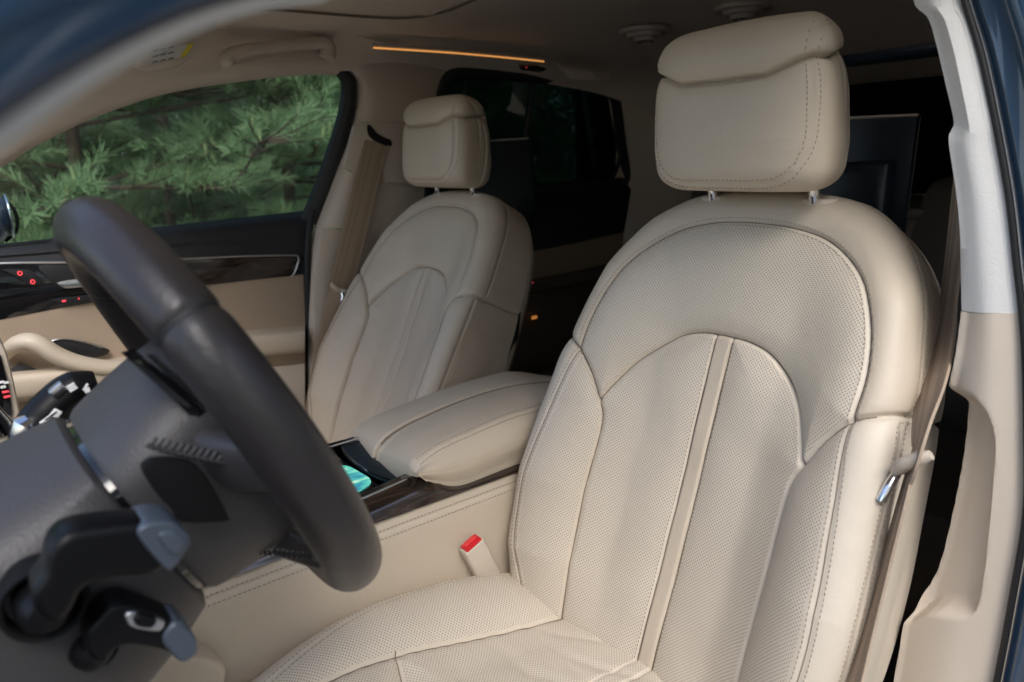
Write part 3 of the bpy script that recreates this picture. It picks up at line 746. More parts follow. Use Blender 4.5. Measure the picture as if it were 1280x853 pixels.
# near pillar between the doors: pale cloth above, plastic below --------------------------------
def strip_y(lines, vals, n, m, th): return sheet(loft([ats(l, 1, v) for l, v in zip(lines, vals)], n, m), th)
il = [(1140, -60), (1150, 0), (1156, 12), (1171, 23), (1182, 59), (1193, 108), (1202, 150), (1200, 163), (1195, 178), (1198, 205), (1205, 250), (1209, 320), (1212, 387)]
nl = 200
i0 = spline(ats(il, 1, .055), nl)
right = spline(ats([(1192, -60), (1203, 0), (1224, 70), (1244, 164), (1259, 250), (1268, 330), (1274, 391)], 1, .062), nl)
back = i0+np.array([-.06, -.09, 0])
m1 = i0+np.array([.0035, .010, 0])*[-1, 1, 1]; m2 = i0*.45+right*.55+np.array([.001, .012, 0]); rr_ = right+np.array([-.004, -.006, 0])
nb = part('pillar_trim', sheet(np.stack([spline(np.array(q), 26) for q in zip(back, i0, m1, m2, rr_, right)], 0), (-.010, -.006, 0)), M['cloth'], label='pale cloth covered pillar trim by the open door')
li = [(1213, 388), (1206, 440), (1198, 478), (1197, 488), (1196, 520), (1190, 575), (1178, 640), (1164, 700), (1148, 745), (1137, 800), (1128, 853), (1110, 960)]
i1 = spline(ats(li, 1, .055), nl)
r1 = spline(ats([(1275, 391), (1279, 450), (1281, 540), (1280, 640), (1264, 740), (1243, 853), (1220, 960)], 1, .062), nl)
rows = []
ma = i1+np.array([-.0035, .010, 0])
for k in range(nl):
    rows.append(spline(np.array([i1[k]+np.array([-.06, -.09, 0]), i1[k], ma[k], i1[k]*.45+r1[k]*.55+np.array([.001, .012, 0]), r1[k]+np.array([-.004, -.006, 0]), r1[k]]), 110))
Gl = np.stack(rows, 0)
# grip recess: pushed outwards where the photo shows the hollow
def imgpx(P):
    q = np.asarray(P)-CPOS; z = q@_f
    return 640+CF*(q@CR)/z, 426.5-CF*(q@CU)/z
px_, py_ = imgpx(Gl.reshape(-1, 3))
hol = np.array([(1150, 500), (1205, 488), (1225, 502), (1240, 525), (1246, 560), (1240, 640), (1232, 720), (1222, 765), (1200, 776), (1165, 772), (1120, 760)])
hp = spline(hol, 80, True); dd = pdist(np.stack([px_, py_], 1), np.vstack([hp, hp[:1]])); ins_ = inpoly(np.stack([px_, py_], 1), hp)
amt = (.022*sstep(0, 26, dd)*ins_).reshape(Gl.shape[:2])*sstep(.16, .42, np.linspace(0, 1, Gl.shape[1]))[None]
Gl = Gl+np.stack([-amt*.45, -amt*.95, 0*amt], 2)
part('pillar_trim', sheet(Gl, (-.010, -.006, 0)), M['trim'], nb, label='beige lower pillar trim with a hollow grip')
# painted door frame outside it, with rubber seal
pr = spline(np.vstack([ats([(1192, -60), (1203, 0), (1224, 70), (1244, 164), (1259, 250), (1268, 330)], 1, .062), ats([(1275, 391), (1279, 450), (1281, 540), (1280, 640), (1264, 740), (1243, 853), (1215, 980)], 1, .062)]), 90)
part('door_seal', tube(pr+np.array([-.002, .001, 0]), .0030, 12), M['rubber'])
fr_rows = [pr+np.array(o_) for o_ in ((-.004, -.004, 0), (-.014, .004, 0), (-.026, .002, 0), (-.036, .012, 0), (-.056, .008, 0), (-.075, -.012, 0), (-.11, -.02, 0), (-.16, -.03, 0))]
part('painted_frame', sheet(loft(fr_rows, 90, 28), (0, -.012, 0)), M['paint'])
# near roof rail crossing close above the camera
A0, A1 = at(0, 158, 0, -.752), at(312, 0, 0, -.695); dv = A1-A0
ud = np.cross(dv/np.linalg.norm(dv), [1, 0, 0]); ud /= np.linalg.norm(ud); ud = ud if ud[2] > 0 else -ud
base = np.array([A0+dv*t+ud*.0024*(1-min((2*t-1)**2, 4)) for t in np.linspace(-2.2, 4.2, 48)])
trim = [base+ud*a+np.array([b_, 0, 0]) for a, b_ in ((.13, .02), (.05, .014), (.016, .010), (.001, .008), (-.0030, .0042), (-.0037, .0010), (-.0026, -.0015), (.0002, -.0026))]
part('roof_rail_lining', sheet(loft(trim, 48, 16), (.0, 0, .004)), M['cloth'], label='pale lining edge over the open door')
part('door_seal', tube(base+ud*.0012+np.array([-.0030, 0, 0]), .0010, 10), M['rubber'])
fr2 = [base+ud*a+np.array([b_, 0, 0]) for a, b_ in ((.0012, -.0034), (.0032, -.0060), (.0058, -.0062), (.0080, -.0082), (.0130, -.0125), (.0165, -.0120), (.0200, -.0150), (.035, -.026), (.07, -.05))]
part('painted_frame', sheet(loft(fr2, 48, 24), (.012, 0, .012)), M['paint'])
# floor, sills, bulkheads (so that the cabin is closed and its rear dark)
part('floor_carpet', box((0, -.1, .0), (1.5, 3.0, .03), .01), M['carpet'])
part('sill', box((-.74, .25, .06), (.10, 1.6, .16), .03), M['trim'])
tub = MB()
tub.add(*box((0, -1.62, .62), (1.5, .03, 1.3), .005))
tub.build('rear_bulkhead', M['roof'], car)
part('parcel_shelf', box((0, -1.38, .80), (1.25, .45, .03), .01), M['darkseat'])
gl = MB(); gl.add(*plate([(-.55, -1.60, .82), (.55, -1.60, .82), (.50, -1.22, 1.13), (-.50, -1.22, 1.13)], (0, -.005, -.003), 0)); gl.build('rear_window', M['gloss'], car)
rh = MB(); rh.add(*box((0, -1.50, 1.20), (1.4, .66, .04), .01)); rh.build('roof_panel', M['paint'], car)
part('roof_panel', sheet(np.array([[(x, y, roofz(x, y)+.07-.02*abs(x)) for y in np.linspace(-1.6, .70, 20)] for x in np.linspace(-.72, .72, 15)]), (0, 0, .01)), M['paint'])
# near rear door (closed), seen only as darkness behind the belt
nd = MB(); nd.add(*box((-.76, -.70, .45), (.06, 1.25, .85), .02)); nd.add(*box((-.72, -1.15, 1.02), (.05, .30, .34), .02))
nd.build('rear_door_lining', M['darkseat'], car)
part('rear_quarter_glass', plate([(-.75, -.06, .88), (-.75, -1.02, .88), (-.70, -.98, 1.15), (-.69, -.06, 1.19)], (-.004, 0, 0), 0), M['tint'])
part('body_side', box((.83, -1.28, .55), (.03, .85, 1.3), .01), M['matt'])
part('quarter_lining', sheet(loft([np.array([(.735, -.80, 1.15), (.765, -.88, .90), (.77, -.90, .6), (.77, -.90, .1)]), np.array([(.66, -1.02, 1.12), (.68, -1.10, .88), (.70, -1.12, .6), (.70, -1.1, .1)]), np.array([(.58, -1.30, 1.0), (.62, -1.35, .84), (.66, -1.40, .6), (.66, -1.4, .1)]), np.array([(.5, -1.6, .9), (.55, -1.6, .82), (.6, -1.6, .6), (.6, -1.6, .1)])], 24, 16), (.02, 0, .01)), M['roof'])

# ------------------------------------------------------------------ far front door
fd = thing('front_door', 'closed far front door with black upper panel, tan suede inlay and beige armrest', 'car door', (.76, .40, .20))
def dpart(par, name, VF, mat, label=None): return part(name, VF, mat, par, label)
PX = [-120, -40, 40, 100, 185, 280, 350, 386]
def row(ys, x): return np.array([at(a, b, 0, x) for a, b in zip(PX, ys)])
r0 = row([319, 310, 301, 294, 285, 274.5, 267, 263], .800)
r1 = row([326, 318, 310, 303, 295, 285, 278, 274], .766)
r2 = row([331, 323, 317, 312.5, 307, 300, 296, 293], .752)
r3 = row([333, 326, 320, 315.5, 311, 305, 300, 297], .755)
r4 = row([337, 331, 328.5, 327, 325, 320.5, 319.5, 319.5], .742)
G = np.concatenate([loft([r0, r1, r2], 60, 12), loft([r3, r4], 60, 5)], 1)
dpart(fd, 'belt_panel', sheet(G, (.02, 0, -.012)), M['softblack'])
dpart(fd, 'vent_slot', sheet(loft([ats([(-30, 309.5), (30, 303), (62, 300)], 0, .790), ats([(-30, 312), (30, 305.5), (62, 302)], 0, .782)], 20, 4), (0, 0, .0015)), M['rubber'])
# chrome line bent round the rear end of the inlay
dpart(fd, 'chrome_line', tube(spline(ats([(-120, 338), (0, 329.5), (100, 328), (200, 325), (300, 320.5), (362, 319.5), (373, 321), (372, 330), (368, 341), (364, 346)], 0, .735), 70), .0022, 8), M['satin'])
# dark inlay
low = [(-120, 422), (0, 400), (70, 386), (130, 375), (200, 364), (280, 354), (340, 347.5), (366, 345)]
upp = [(-120, 338), (0, 330), (70, 329), (130, 327.5), (200, 325.5), (280, 321), (340, 320), (372, 321)]
dpart(fd, 'door_inlay', sheet(loft([ats(upp, 0, .742), (ats(upp, 0, .735)+ats(low, 0, .735))/2, ats(low, 0, .742)], 50, 8), (.012, 0, 0)), M['gloss'])
gm = ats([(215, 326), (300, 322), (368, 322), (362, 343), (300, 349), (240, 357)], 0, .7345)
dpart(fd, 'wood_veneer', plate(gm, (.003, 0, 0), .001), M['wood'])
dpart(fd, 'door_core', box((.790, .62, .47), (.03, 1.06, .66), .004), M['black'])
# recessed inner handle
hd = dpart(fd, 'handle_recess', plate(spline(ats([(48, 333), (90, 331), (150, 330), (150, 352), (110, 358), (75, 359), (62, 350)], 0, .7325), 30, True), (.002, 0, 0), .0008), M['rubber'])
dpart(hd, 'door_handle', plate(spline(ats([(71, 354), (95, 349), (140, 344), (142, 354), (100, 359.5), (80, 360.5)], 0, .722), 24, True), (.006, 0, 0), .0025), M['satin'])
lk = dpart(fd, 'lock_switch', plate(ats([(2, 337), (36, 337), (56, 352), (50, 357), (36, 357), (22, 348)], 0, .7315), (.004, 0, 0), .0012), M['black'])
for c in ((25, 342), (41, 352.5)):
    an = np.linspace(0, 2*np.pi, 12, endpoint=False); p = at(*c, 0, .7305)
    dpart(lk, 'red_symbol', tube(np.stack([np.full(12, p[0]), p[1]+.0032*np.cos(an), p[2]+.0036*np.sin(an)], 1), .0012, 6, closed=True), M['redled'])
sw = dpart(fd, 'seat_memory_switch', plate(ats([(64, 374), (132, 366), (130, 375), (76, 381)], 0, .7315), (.004, 0, 0), .0012), M['black'])
for c, wd in (((80, 376.5), .007), ((98.5, 373.5), .0025), ((119, 370.5), .0035)):
    dpart(sw, 'red_symbol', box(at(*c, 0, .7305), (.0012, wd, .004), .0004), M['redled'])
# suede panel and lower lining
PXb = [-120, 0, 100, 200, 300, 345, 381]
def rowb(ys, x): return np.array([at(a, b, 0, x) for a, b in zip(PXb, ys)])
s0 = rowb([424, 400, 381, 364, 352, 347, 343.5], .743); s1 = rowb([460, 440, 420, 405, 392, 385, 380], .748); s2 = rowb([520, 490, 470, 450, 435, 425, 420], .748)
dpart(fd, 'suede_panel', sheet(loft([s0, s1, s2], 40, 14), (.012, 0, 0)), M['suede'])
a0 = rowb([480, 466, 455, 437, 415, 410, 407], .748); a1 = rowb([486, 470, 459, 441, 420.5, 415.5, 412.5], .690); a2 = rowb([495, 478, 466, 449, 428, 423, 420], .672)
a3 = rowb([520, 500, 486, 468, 446, 441, 437.5], .676); a4 = rowb([527, 507, 492, 473, 450, 444.5, 441], .698)
ar = dpart(fd, 'door_armrest', sheet(loft([a0, a1, a2, a3, a4], 50, 26), (.02, 0, -.006)), M['leather'])
g0 = rowb([527, 507, 492, 473, 450, 444.5, 441], .700); g1 = rowb([540, 520, 506, 487, 465, 459, 455], .716)
dpart(fd, 'groove_strip', sheet(loft([g0, g1], 30, 4), (.02, 0, 0)), M['suede'])
l0 = rowb([540, 520, 506, 487, 465, 459, 455], .706); l1 = rowb([640, 600, 570, 545, 515, 505, 498], .700); l2 = rowb([800, 740, 690, 650, 610, 596, 585], .715)
dpart(fd, 'lower_lining', sheet(loft([l0, l1, l2], 40, 16), (.03, 0, 0)), M['trim'])
# pull handle sweeping up to the front, with its dark inlay and speaker
ph = spline(ats([(4, 448), (16, 434), (34, 427), (50, 431), (70, 444), (100, 455), (140, 460), (190, 455), (250, 440)], 0, [.742, .715, .690, .682, .680, .680, .682, .686, .695]), 50)
dpart(fd, 'pull_handle', tube(ph, np.interp(np.linspace(0, 1, 50), [0, .15, .3, .6, 1], [.012, .022, .0225, .020, .016]), 16, flat=.75), M['leather'])
gr = dpart(fd, 'grille', plate(spline(ats([(61, 428), (75, 424.5), (100, 428), (125, 433.5), (138, 439), (126, 446), (98, 449), (76, 440)], 0, .735), 40, True), (.004, 0, 0), .001), M['black'])
dpart(gr, 'grille_rim', tube(spline(ats([(60, 430), (66, 426), (80, 424), (105, 428), (128, 434)], 0, .733), 30), .002, 8), M['satin'])
spk = dpart(fd, 'speaker', plate(ats([(2, 468), (26, 454), (66, 470), (28, 487), (4, 493)], 0, .735), (.004, 0, 0), .001), M['softblack'])
dpart(spk, 'speaker_rim', tube(ats([(66, 471), (28, 488), (4, 494)], 0, .733), .0012, 6), M['satin'])
# door's rear edge seal
dpart(fd, 'door_seal', tube(spline(ats([(391, 262), (385, 300), (384, 345), (386, 410), (384, 470), (380, 540), (374, 640)], 0, [.742, .738, .736, .732, .732, .732, .732]), 40), .0085, 10), M['rubber'])
# window frame and pane
ou = [(330, 85), (400, 83.5), (424, 84.5), (439, 91), (446, 106), (442, 150), (421, 222), (398, 284)]
inn = [(330, 93.5), (395, 90.5), (414, 91), (425, 96.5), (431, 108), (427, 142), (405, 212), (380, 275)]
xv = [.712, .712, .712, .712, .715, .722, .735, .742]
dpart(fd, 'window_frame', sheet(loft([ats(ou, 0, xv), (ats(ou, 0, xv)+ats(inn, 0, xv))/2+np.array([-.006, 0, 0]), ats(inn, 0, xv)], 50, 8), (.02, 0, .004)), M['softblack'])
tp = ats([(-160, 300), (-60, 240), (0, 200), (100, 145), (200, 110), (300, 93), (400, 84), (440, 86)], 0, [.752, .745, .738, .731, .727, .725, .724, .724])
bt = ats([(-160, 330), (-60, 318), (0, 312), (100, 300), (200, 289), (300, 278), (370, 270), (400, 266)], 0, .806)
dpart(fd, 'window_glass', sheet(loft([tp, (tp+bt)/2+np.array([.012, 0, 0]), bt], 30, 10), (.004, 0, 0)), M['glass'])

# ------------------------------------------------------------------ far rear door
rd = thing('rear_door', 'closed far rear door in shadow with a dark tinted window behind the passenger seat', 'car door', (.74, -.5, .15))
wo = [(538, 262), (541, 140), (548, 112), (562, 95), (585, 90.5), (650, 95), (710, 102), (752, 110), (766, 118), (771, 140), (776, 180), (782, 222), (770, 229), (690, 236), (610, 244)]
W3 = ats(wo, 0, [.745, .72, .712, .705, .703, .703, .703, .703, .704, .71, .72, .738, .742, .744, .745])
dpart(rd, 'window_frame', tube(spline(W3, 120, True), .017, 10, closed=True), M['softblack'])
dpart(rd, 'window_glass', plate(W3+np.array([.006, 0, 0]), (.004, 0, 0), 0), M['tint'])
dpart(rd, 'window_divider', tube(ats([(668, 97), (662, 140), (656, 180), (652, 238)], 0, [.702, .715, .728, .742]), .006, 8), M['softblack'])
dpart(rd, 'window_edge', tube(spline(ats([(768, 124), (772, 150), (776, 185), (772, 208), (766, 222)], 0, [.69, .70, .712, .72, .725]), 24), .006, 8), M['black'])
q0 = ats([(540, 262), (620, 250), (700, 240), (790, 228)], 0, .730); q1 = ats([(540, 300), (620, 290), (700, 278), (785, 262)], 0, .712); q2 = ats([(540, 335), (620, 322), (700, 308), (780, 290)], 0, .718)
dpart(rd, 'belt_panel', sheet(loft([q0, q1, q2], 30, 10), (.02, 0, 0)), M['black'])
q3 = ats([(540, 400), (620, 380), (700, 362), (775, 345)], 0, .72); q4 = ats([(540, 470), (620, 450), (700, 430), (775, 405)], 0, .70); q5 = ats([(540, 700), (620, 660), (700, 600), (775, 540)], 0, .71)
dpart(rd, 'door_lining', sheet(loft([q2, (q2+q3)/2, q3], 30, 8), (.02, 0, 0)), M['suede'])
am = spline(ats([(560, 382), (620, 368), (700, 352), (765, 338)], 0, .69), 20)
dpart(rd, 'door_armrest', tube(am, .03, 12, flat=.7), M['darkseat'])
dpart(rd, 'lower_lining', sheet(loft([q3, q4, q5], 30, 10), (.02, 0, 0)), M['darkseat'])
for c in ((653.5, 293), (666, 353.5)): dpart(rd, 'red_lamp', box(at(*c, 0, .655), (.002, .004, .004), .0008), M['redled'])
dpart(rd, 'courtesy_lamp', box(at(668, 397, 0, .69), (.006, .02, .010), .003), emit('amber_glow', (1, .38, .08), .16))

# ------------------------------------------------------------------ rear seats and screens
def rear_seat(xc, label):
    t = thing('bench_seat', label, 'car seat', (xc, -.90, .15), 'rear seats')
    n = 30
    def pad(x0, x1, prof, swell):
        rows = []
        for a in np.linspace(-1, 1, 25):
            k = (1-abs(a)**4); xx = (x0+x1)/2+(x1-x0)/2*a
            rows.append(np.stack([np.full(len(prof), xx), prof[:, 0]-swell*(1-k)*.9, prof[:, 1]-swell*(1-k)*.5], 1))
        return sheet(np.array(rows), (0, -.03, -.04))
    pb = spline(np.array([(-.98, .34), (-.97, .42), (-1.00, .55), (-1.07, .72), (-1.14, .86), (-1.19, .90), (-1.25, .90)]), n)
    pc = spline(np.array([(-.42, .20), (-.43, .34), (-.47, .385), (-.62, .375), (-.82, .345), (-1.0, .33)]), n)
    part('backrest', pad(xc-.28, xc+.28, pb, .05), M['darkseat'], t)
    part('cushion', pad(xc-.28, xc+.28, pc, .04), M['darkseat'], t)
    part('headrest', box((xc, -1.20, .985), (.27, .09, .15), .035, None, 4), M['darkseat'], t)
rear_seat(.36, 'dark rear seat glimpsed between the two front seats')
rear_seat(-.36, 'dark rear seat behind the driver seat and the belt strap')
def screen(label, pts, yv, pod, chr_):
    t = thing('rear_screen', label, 'screen', tuple(at(*pts[2], 1, yv)), 'rear seat screens')
    part('screen_body', plate(ats(pts, 1, yv), (0, -.014, 0), .004), M['screenback'], t)
    if pod is not None: part('mount_pod', plate(ats(pod, 1, yv+.028), (0, -.03, 0), .016, 3), M['screenback'], t)
    part('edge_trim', tube(ats(chr_, 1, yv-.004), .0028, 8), M['satin'], t)
screen('black entertainment screen on the back of the driver seat', [(1020, 151), (1147, 145), (1127, 300), (1010, 305)], -.20, [(1010, 206), (1112, 200), (1098, 320), (1000, 320)], [(1020, 150), (1148, 144.5)])
screen('black entertainment screen on the back of the passenger seat', [(580, 178), (660, 174), (667, 268), (655, 305), (590, 310)], -.32, None, [(580, 177.5), (660, 173.5)])

# ------------------------------------------------------------------ belts
bP_ = thing('seat_belt', 'tan seat belt strap running down the far pillar to the passenger seat', 'seat belt', (.68, .05, .25), 'seat belts')
P1 = spline(ats([(474, 170), (466, 195), (452, 255), (437, 315), (425, 362)], 0, [.682, .675, .672, .668, .664]), 40)
strap(P1, .030, (.0, 1, 0), [M['belt'], M['belt2']], 'upper_strap', bP_)
P2_ = spline(ats([(425, 362), (413, 400), (402, 455), (392, 520), (384, 600)], 0, [.664, .672, .680, .69, .69]), 40)
mb = MB(); mb.add(*ribbon(P2_, np.interp(np.linspace(0, 1, 40), [0, .2, 1], [.024, .018, .026]), (.25, 1, 0))); mb.build('lower_strap', M['belt'], bP_)
bD_ = thing('seat_belt', 'beige striped seat belt strap between driver seat and near pillar', 'seat belt', (-.66, .0, .2), 'seat belts')
P3 = spline(np.array([at(1212, 180, 1, -.05), at(1203, 240, 1, -.045), at(1181, 400, 1, -.01), at(1152, 540, 0, xg-.004), at(1137, 592, 0, xg)]), 60)
strap(P3, .0235, slanted(P3.copy(), np.linspace(-24, -4, 60)), [M['beltd'], M['beltd2']], 'upper_strap', bD_)
P4 = spline(np.array([at(1137, 590, 0, xg), at(1124, 640, 0, xg), at(1105, 710, 0, xg+.003), at(1085, 780, 0, xg+.004), at(1062, 860, 0, xg+.002), at(1035, 940, 0, xg)]), 60)
strap(P4, np.interp(np.linspace(0, 1, 60), [0, .3, 1], [.022, .02, .0235]), slanted(P4.copy(), np.linspace(-4, -10, 60))+np.stack([np.linspace(0, .5, 60), 0*np.linspace(0, 1, 60), 0*np.linspace(0, 1, 60)], 1)*.3, [M['beltd'], M['beltd2']], 'lower_strap', bD_)
# buckle between seat and console
bu = thing('belt_buckle', 'beige seat belt buckle with a red release button beside the driver cushion', 'buckle', tuple(at(618, 735, 0, -.165)))
xb = -.170
c0, c1 = at(590, 682, 0, xb), at(609, 719, 0, xb); dl = c1-c0; dl /= np.linalg.norm(dl); wv = np.cross(dl, [1, 0, 0]); wv /= np.linalg.norm(wv)
RM = Matrix((tuple(np.array([1, 0, 0])), tuple(wv), tuple(dl))).transposed()
Ln = np.linalg.norm(c1-c0)
part('buckle_body', box((c0+c1)/2+dl*.001, (.020, .034, Ln+.012), .005, RM, 3), M['trim'], bu)
part('release_button', box(c0-dl*.0045+np.array([-.001, 0, 0]), (.0155, .027, .006), .002, RM), M['red'], bu)
part('button_face', box(c0-dl*.0078+np.array([.001, 0, 0]), (.0085, .019, .0012), .0004, RM), simple('bright_red', (.80, .045, .05), .25), bu)
part('buckle_strap', box(c1+dl*.03+np.array([.002, 0, 0]), (.006, .024, .06), .002, RM), M['black'], bu)

# ------------------------------------------------------------------ centre console
cc = thing('centre_console', 'centre console with wood trim, gloss black top and leather sides', 'console', (0, .45, .02))
yy = np.linspace(.98, .02, 60)
ztop = np.interp(yy, [.02, .2, .45, .65, .98], [.549, .551, .553, .554, .556])
Gs = np.stack([np.stack([np.full(60, x_), yy, ztop-dz_], 1) for x_, dz_ in ((-.140, .0), (-.1475, .006), (-.150, .016), (-.1515, .0175), (-.153, .019), (-.155, .03), (-.158, .10), (-.163, .25), (-.166, .5))], 1)
sidep = part('side_panel', sheet(np.concatenate([Gs[:, :2], Gs[:, 2:]], 1), (.01, 0, 0)), M['leather'], cc)
mb = MB()
for dz_, x_ in ((.0128, -.1505), (.0222, -.1545)):
    n_ = int(.8/.0052); pos = np.stack([np.full(n_, x_), np.linspace(.95, .12, n_), np.interp(np.linspace(.95, .12, n_), yy[::-1], ztop[::-1])-dz_], 1)
    mb.add(*beads(pos, np.tile([-1., 0, 0], (n_, 1)), np.tile([0, 1., 0], (n_, 1)), ln=.0032, r=.0007))
mb.build('stitching', M['thread'], sidep)
part('side_panel', box((.153, .45, .30), (.01, .95, .48), .004), M['leather'], cc)
# wood flank
wp = ats([(120, 785), (220, 746), (330, 706), (440, 665), (540, 629), (640, 592.5), (720, 563), (718, 553), (640, 583), (600, 598), (572, 609), (556, 610), (540, 603), (527, 598), (508, 603), (470, 622), (440, 637), (330, 690), (220, 735), (120, 778)], 0, -.149)
top_e = ats([(120, 772), (220, 722), (330, 676), (440, 631), (475, 616), (505, 602), (524, 596), (545, 602), (560, 608), (580, 607), (620, 592), (720, 555)], 0, [-.128]*6+[-.130, -.138, -.141, -.142, -.142, -.142])
bot_e = ats([(120, 786), (220, 746), (330, 706), (440, 665), (475, 652), (505, 641.5), (524, 634.5), (545, 627), (560, 621.5), (580, 614.5), (620, 600), (720, 563)], 0, -.1505)
midw = top_e*.5+bot_e*.5+np.array([-.004, 0, .001])
part('wood_trim', sheet(loft([top_e+np.array([.006, 0, .0005]), top_e, midw, bot_e], 70, 18), (.014, 0, -.002)), M['wood'], cc)
part('chrome_strip', tube(ats([(120, 770), (220, 720), (330, 674), (440, 629), (505, 600.5), (527, 596.5)], 0, -.126), .0016, 8), M['satin'], cc)
part('chrome_strip', tube(ats([(300, 702), (440, 643), (497, 618.5)], 0, -.1365), .0012, 8), M['satin'], cc)
# gloss top
zt = .560
part('gloss_panel', box((-.004, .66, .548), (.246, .66, .024), .004), M['gloss'], cc)
part('chrome_strip', tube(ats([(330, 585), (405, 561), (450, 547.5), (480, 540)], 2, .568), .0022, 8), M['satin'], cc)
part('storage_lid', plate(spline(ats([(427, 560), (436, 555), (452, 553), (480, 570), (513, 590), (508, 598.5), (488, 600), (462, 590), (440, 575)], 2, .566), 40, True), (0, 0, -.01), .003), M['screenback'], cc)
part('lid_rim', tube(spline(ats([(427, 560), (436, 555), (452, 553), (480, 570), (513, 590), (508, 598.5), (488, 600), (462, 590), (440, 575)], 2, .5655), 50, True), .0014, 8, closed=True), M['gloss'], cc)
def reflection_glow():  # sky and tree reflection in the glossy cover, painted as a glowing pattern
    m, nt, b = new_mat('painted_reflection'); tc = nt.nodes.new('ShaderNodeTexCoord'); nz = nt.nodes.new('ShaderNodeTexNoise'); nz.inputs['Scale'].default_value = 55; nz.inputs['Detail'].default_value = 3
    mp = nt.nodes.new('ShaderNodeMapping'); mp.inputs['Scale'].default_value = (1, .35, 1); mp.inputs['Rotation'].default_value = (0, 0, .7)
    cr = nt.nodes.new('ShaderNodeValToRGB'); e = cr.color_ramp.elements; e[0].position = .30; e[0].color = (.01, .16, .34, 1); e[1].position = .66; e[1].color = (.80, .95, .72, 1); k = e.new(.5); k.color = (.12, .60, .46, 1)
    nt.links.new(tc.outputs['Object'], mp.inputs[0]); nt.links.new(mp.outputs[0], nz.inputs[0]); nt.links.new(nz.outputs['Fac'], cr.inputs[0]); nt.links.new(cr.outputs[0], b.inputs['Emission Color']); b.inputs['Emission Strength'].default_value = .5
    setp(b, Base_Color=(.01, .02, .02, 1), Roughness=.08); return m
part('display_cover', plate(spline(ats([(405, 586), (418, 583), (434, 582), (450, 590), (464, 600), (452, 610), (437, 616), (405, 618)], 2, .5635), 30, True), (0, 0, -.004), .001), reflection_glow(), cc)
part('console_core', box((0, .45, .28), (.28, 1.0, .50), .01), M['black'], cc)
part('knee_pad', plate(spline(ats([(120, 900), (150, 850), (184, 819), (225, 821), (268, 828), (284, 838), (282, 856), (262, 900)], 0, -.205), 50, True), (.04, 0, 0), .008, 4), M['leather'], cc)
# two armrest pads
arm = part('armrest_base', box((0, .18, .545), (.25, .40, .03), .012), M['black'], cc)
cen = spline(ats([(720, 471), (684, 476), (639, 481), (580, 498), (521, 523), (492, 539), (477, 552), (470, 562)], 0, 0), 60)
sti = spline(ats([(760, 482), (710, 497), (664, 513), (639, 520), (595, 538), (551, 558), (524, 577), (517, 587)], 0, -.128), 60)
far = spline(ats([(700, 478), (675, 470), (637, 465), (600, 472.5), (560, 485), (520, 499), (480, 515), (458, 525), (444, 536)], 0, .118), 60)
bel = spline(ats([(760, 520), (700, 538), (650, 554), (610, 570), (576, 584), (546, 589), (524, 591)], 0, -.146), 60)
bot = spline(ats([(760, 540), (700, 560), (637, 583), (609, 595), (589, 603), (572, 607), (551, 605), (533, 598.5)], 0, -.137), 60)
t_ = np.linspace(0, 1, 60)[:, None]
def pad(lines, m, wc=None):
    G = loft(lines, 60, m); wc = np.ones(m) if wc is None else np.interp(np.linspace(0, 1, m), *wc); wc = wc[:, None]
    # rolled front end
    T = G[-1]-G[-2]; T = T/np.linalg.norm(T, axis=1)[:, None]
    ext = []
    for k in range(1, 9):
        a = k/8*math.pi/2*1.15; ext.append(G[-1]+wc*(T*.014*math.sin(a)+np.array([0, -.004*k/8, -.018*(1-math.cos(a))-.003*k/8])))
    G = np.concatenate([G, np.array(ext), [ext[-1]+wc*np.array([0, -.03, -.010])]], 0)
    return sheet(G, (0, 0, -.003))
dn = lambda L_, dx, dz: L_+np.array([dx, 0, dz])
near_lines = [dn(cen, -.0018, -.018), dn(cen, -.0020, -.009), dn(cen, -.0036, -.0030), dn(cen, -.0085, -.0006), dn(cen, -.020, .0014), cen*.5+sti*.5+np.array([0, 0, .0045]), dn(sti, .014, .0026), dn(sti, .004, .001), sti, dn(sti, -.004, -.003)*.8+bel*.2, sti*.45+bel*.55+np.array([-.004, 0, 0]), bel, bel*.4+bot*.6, bot, dn(bot, .03, -.004)]
p1 = part('armrest_pad', pad(near_lines, 90, ([0, .5, .68, 1], [.8, .7, .10, .03])), M['leather'], cc)
fb = dn(far, .02, -.02); fb2 = dn(far, .018, -.05)
far_lines = [dn(cen, .0018, -.018), dn(cen, .0020, -.009), dn(cen, .0036, -.0030), dn(cen, .0085, -.0006), cen*.5+far*.5+np.array([0, 0, .0035]), dn(far, -.006, .002), dn(far, .008, -.006), fb, fb2, dn(fb2, -.03, -.01)]
part('armrest_seam', tube(cen[:58]+np.array([0, 0, -.0042]), .0021, 8), M['seam'], cc)  # dark cord paints the shade of the narrow gap between the pads
part('armrest_pad', pad(far_lines, 70, ([0, 1], [.8, .8])), M['leather'], cc)
mb = MB(); q_ = resample(sti[:58]+np.array([-.0008, 0, .0012]), 78); tq = np.gradient(q_, axis=0); tq /= np.linalg.norm(tq, axis=1)[:, None]
for d_ in (np.array([.0052, 0, .0018]), np.array([-.0035, 0, -.0030])): mb.add(*beads(q_+d_, np.tile([-.5, 0, .86], (78, 1)), tq, ln=.0028, r=.00065))
mb.build('stitching', M['thread'], p1)

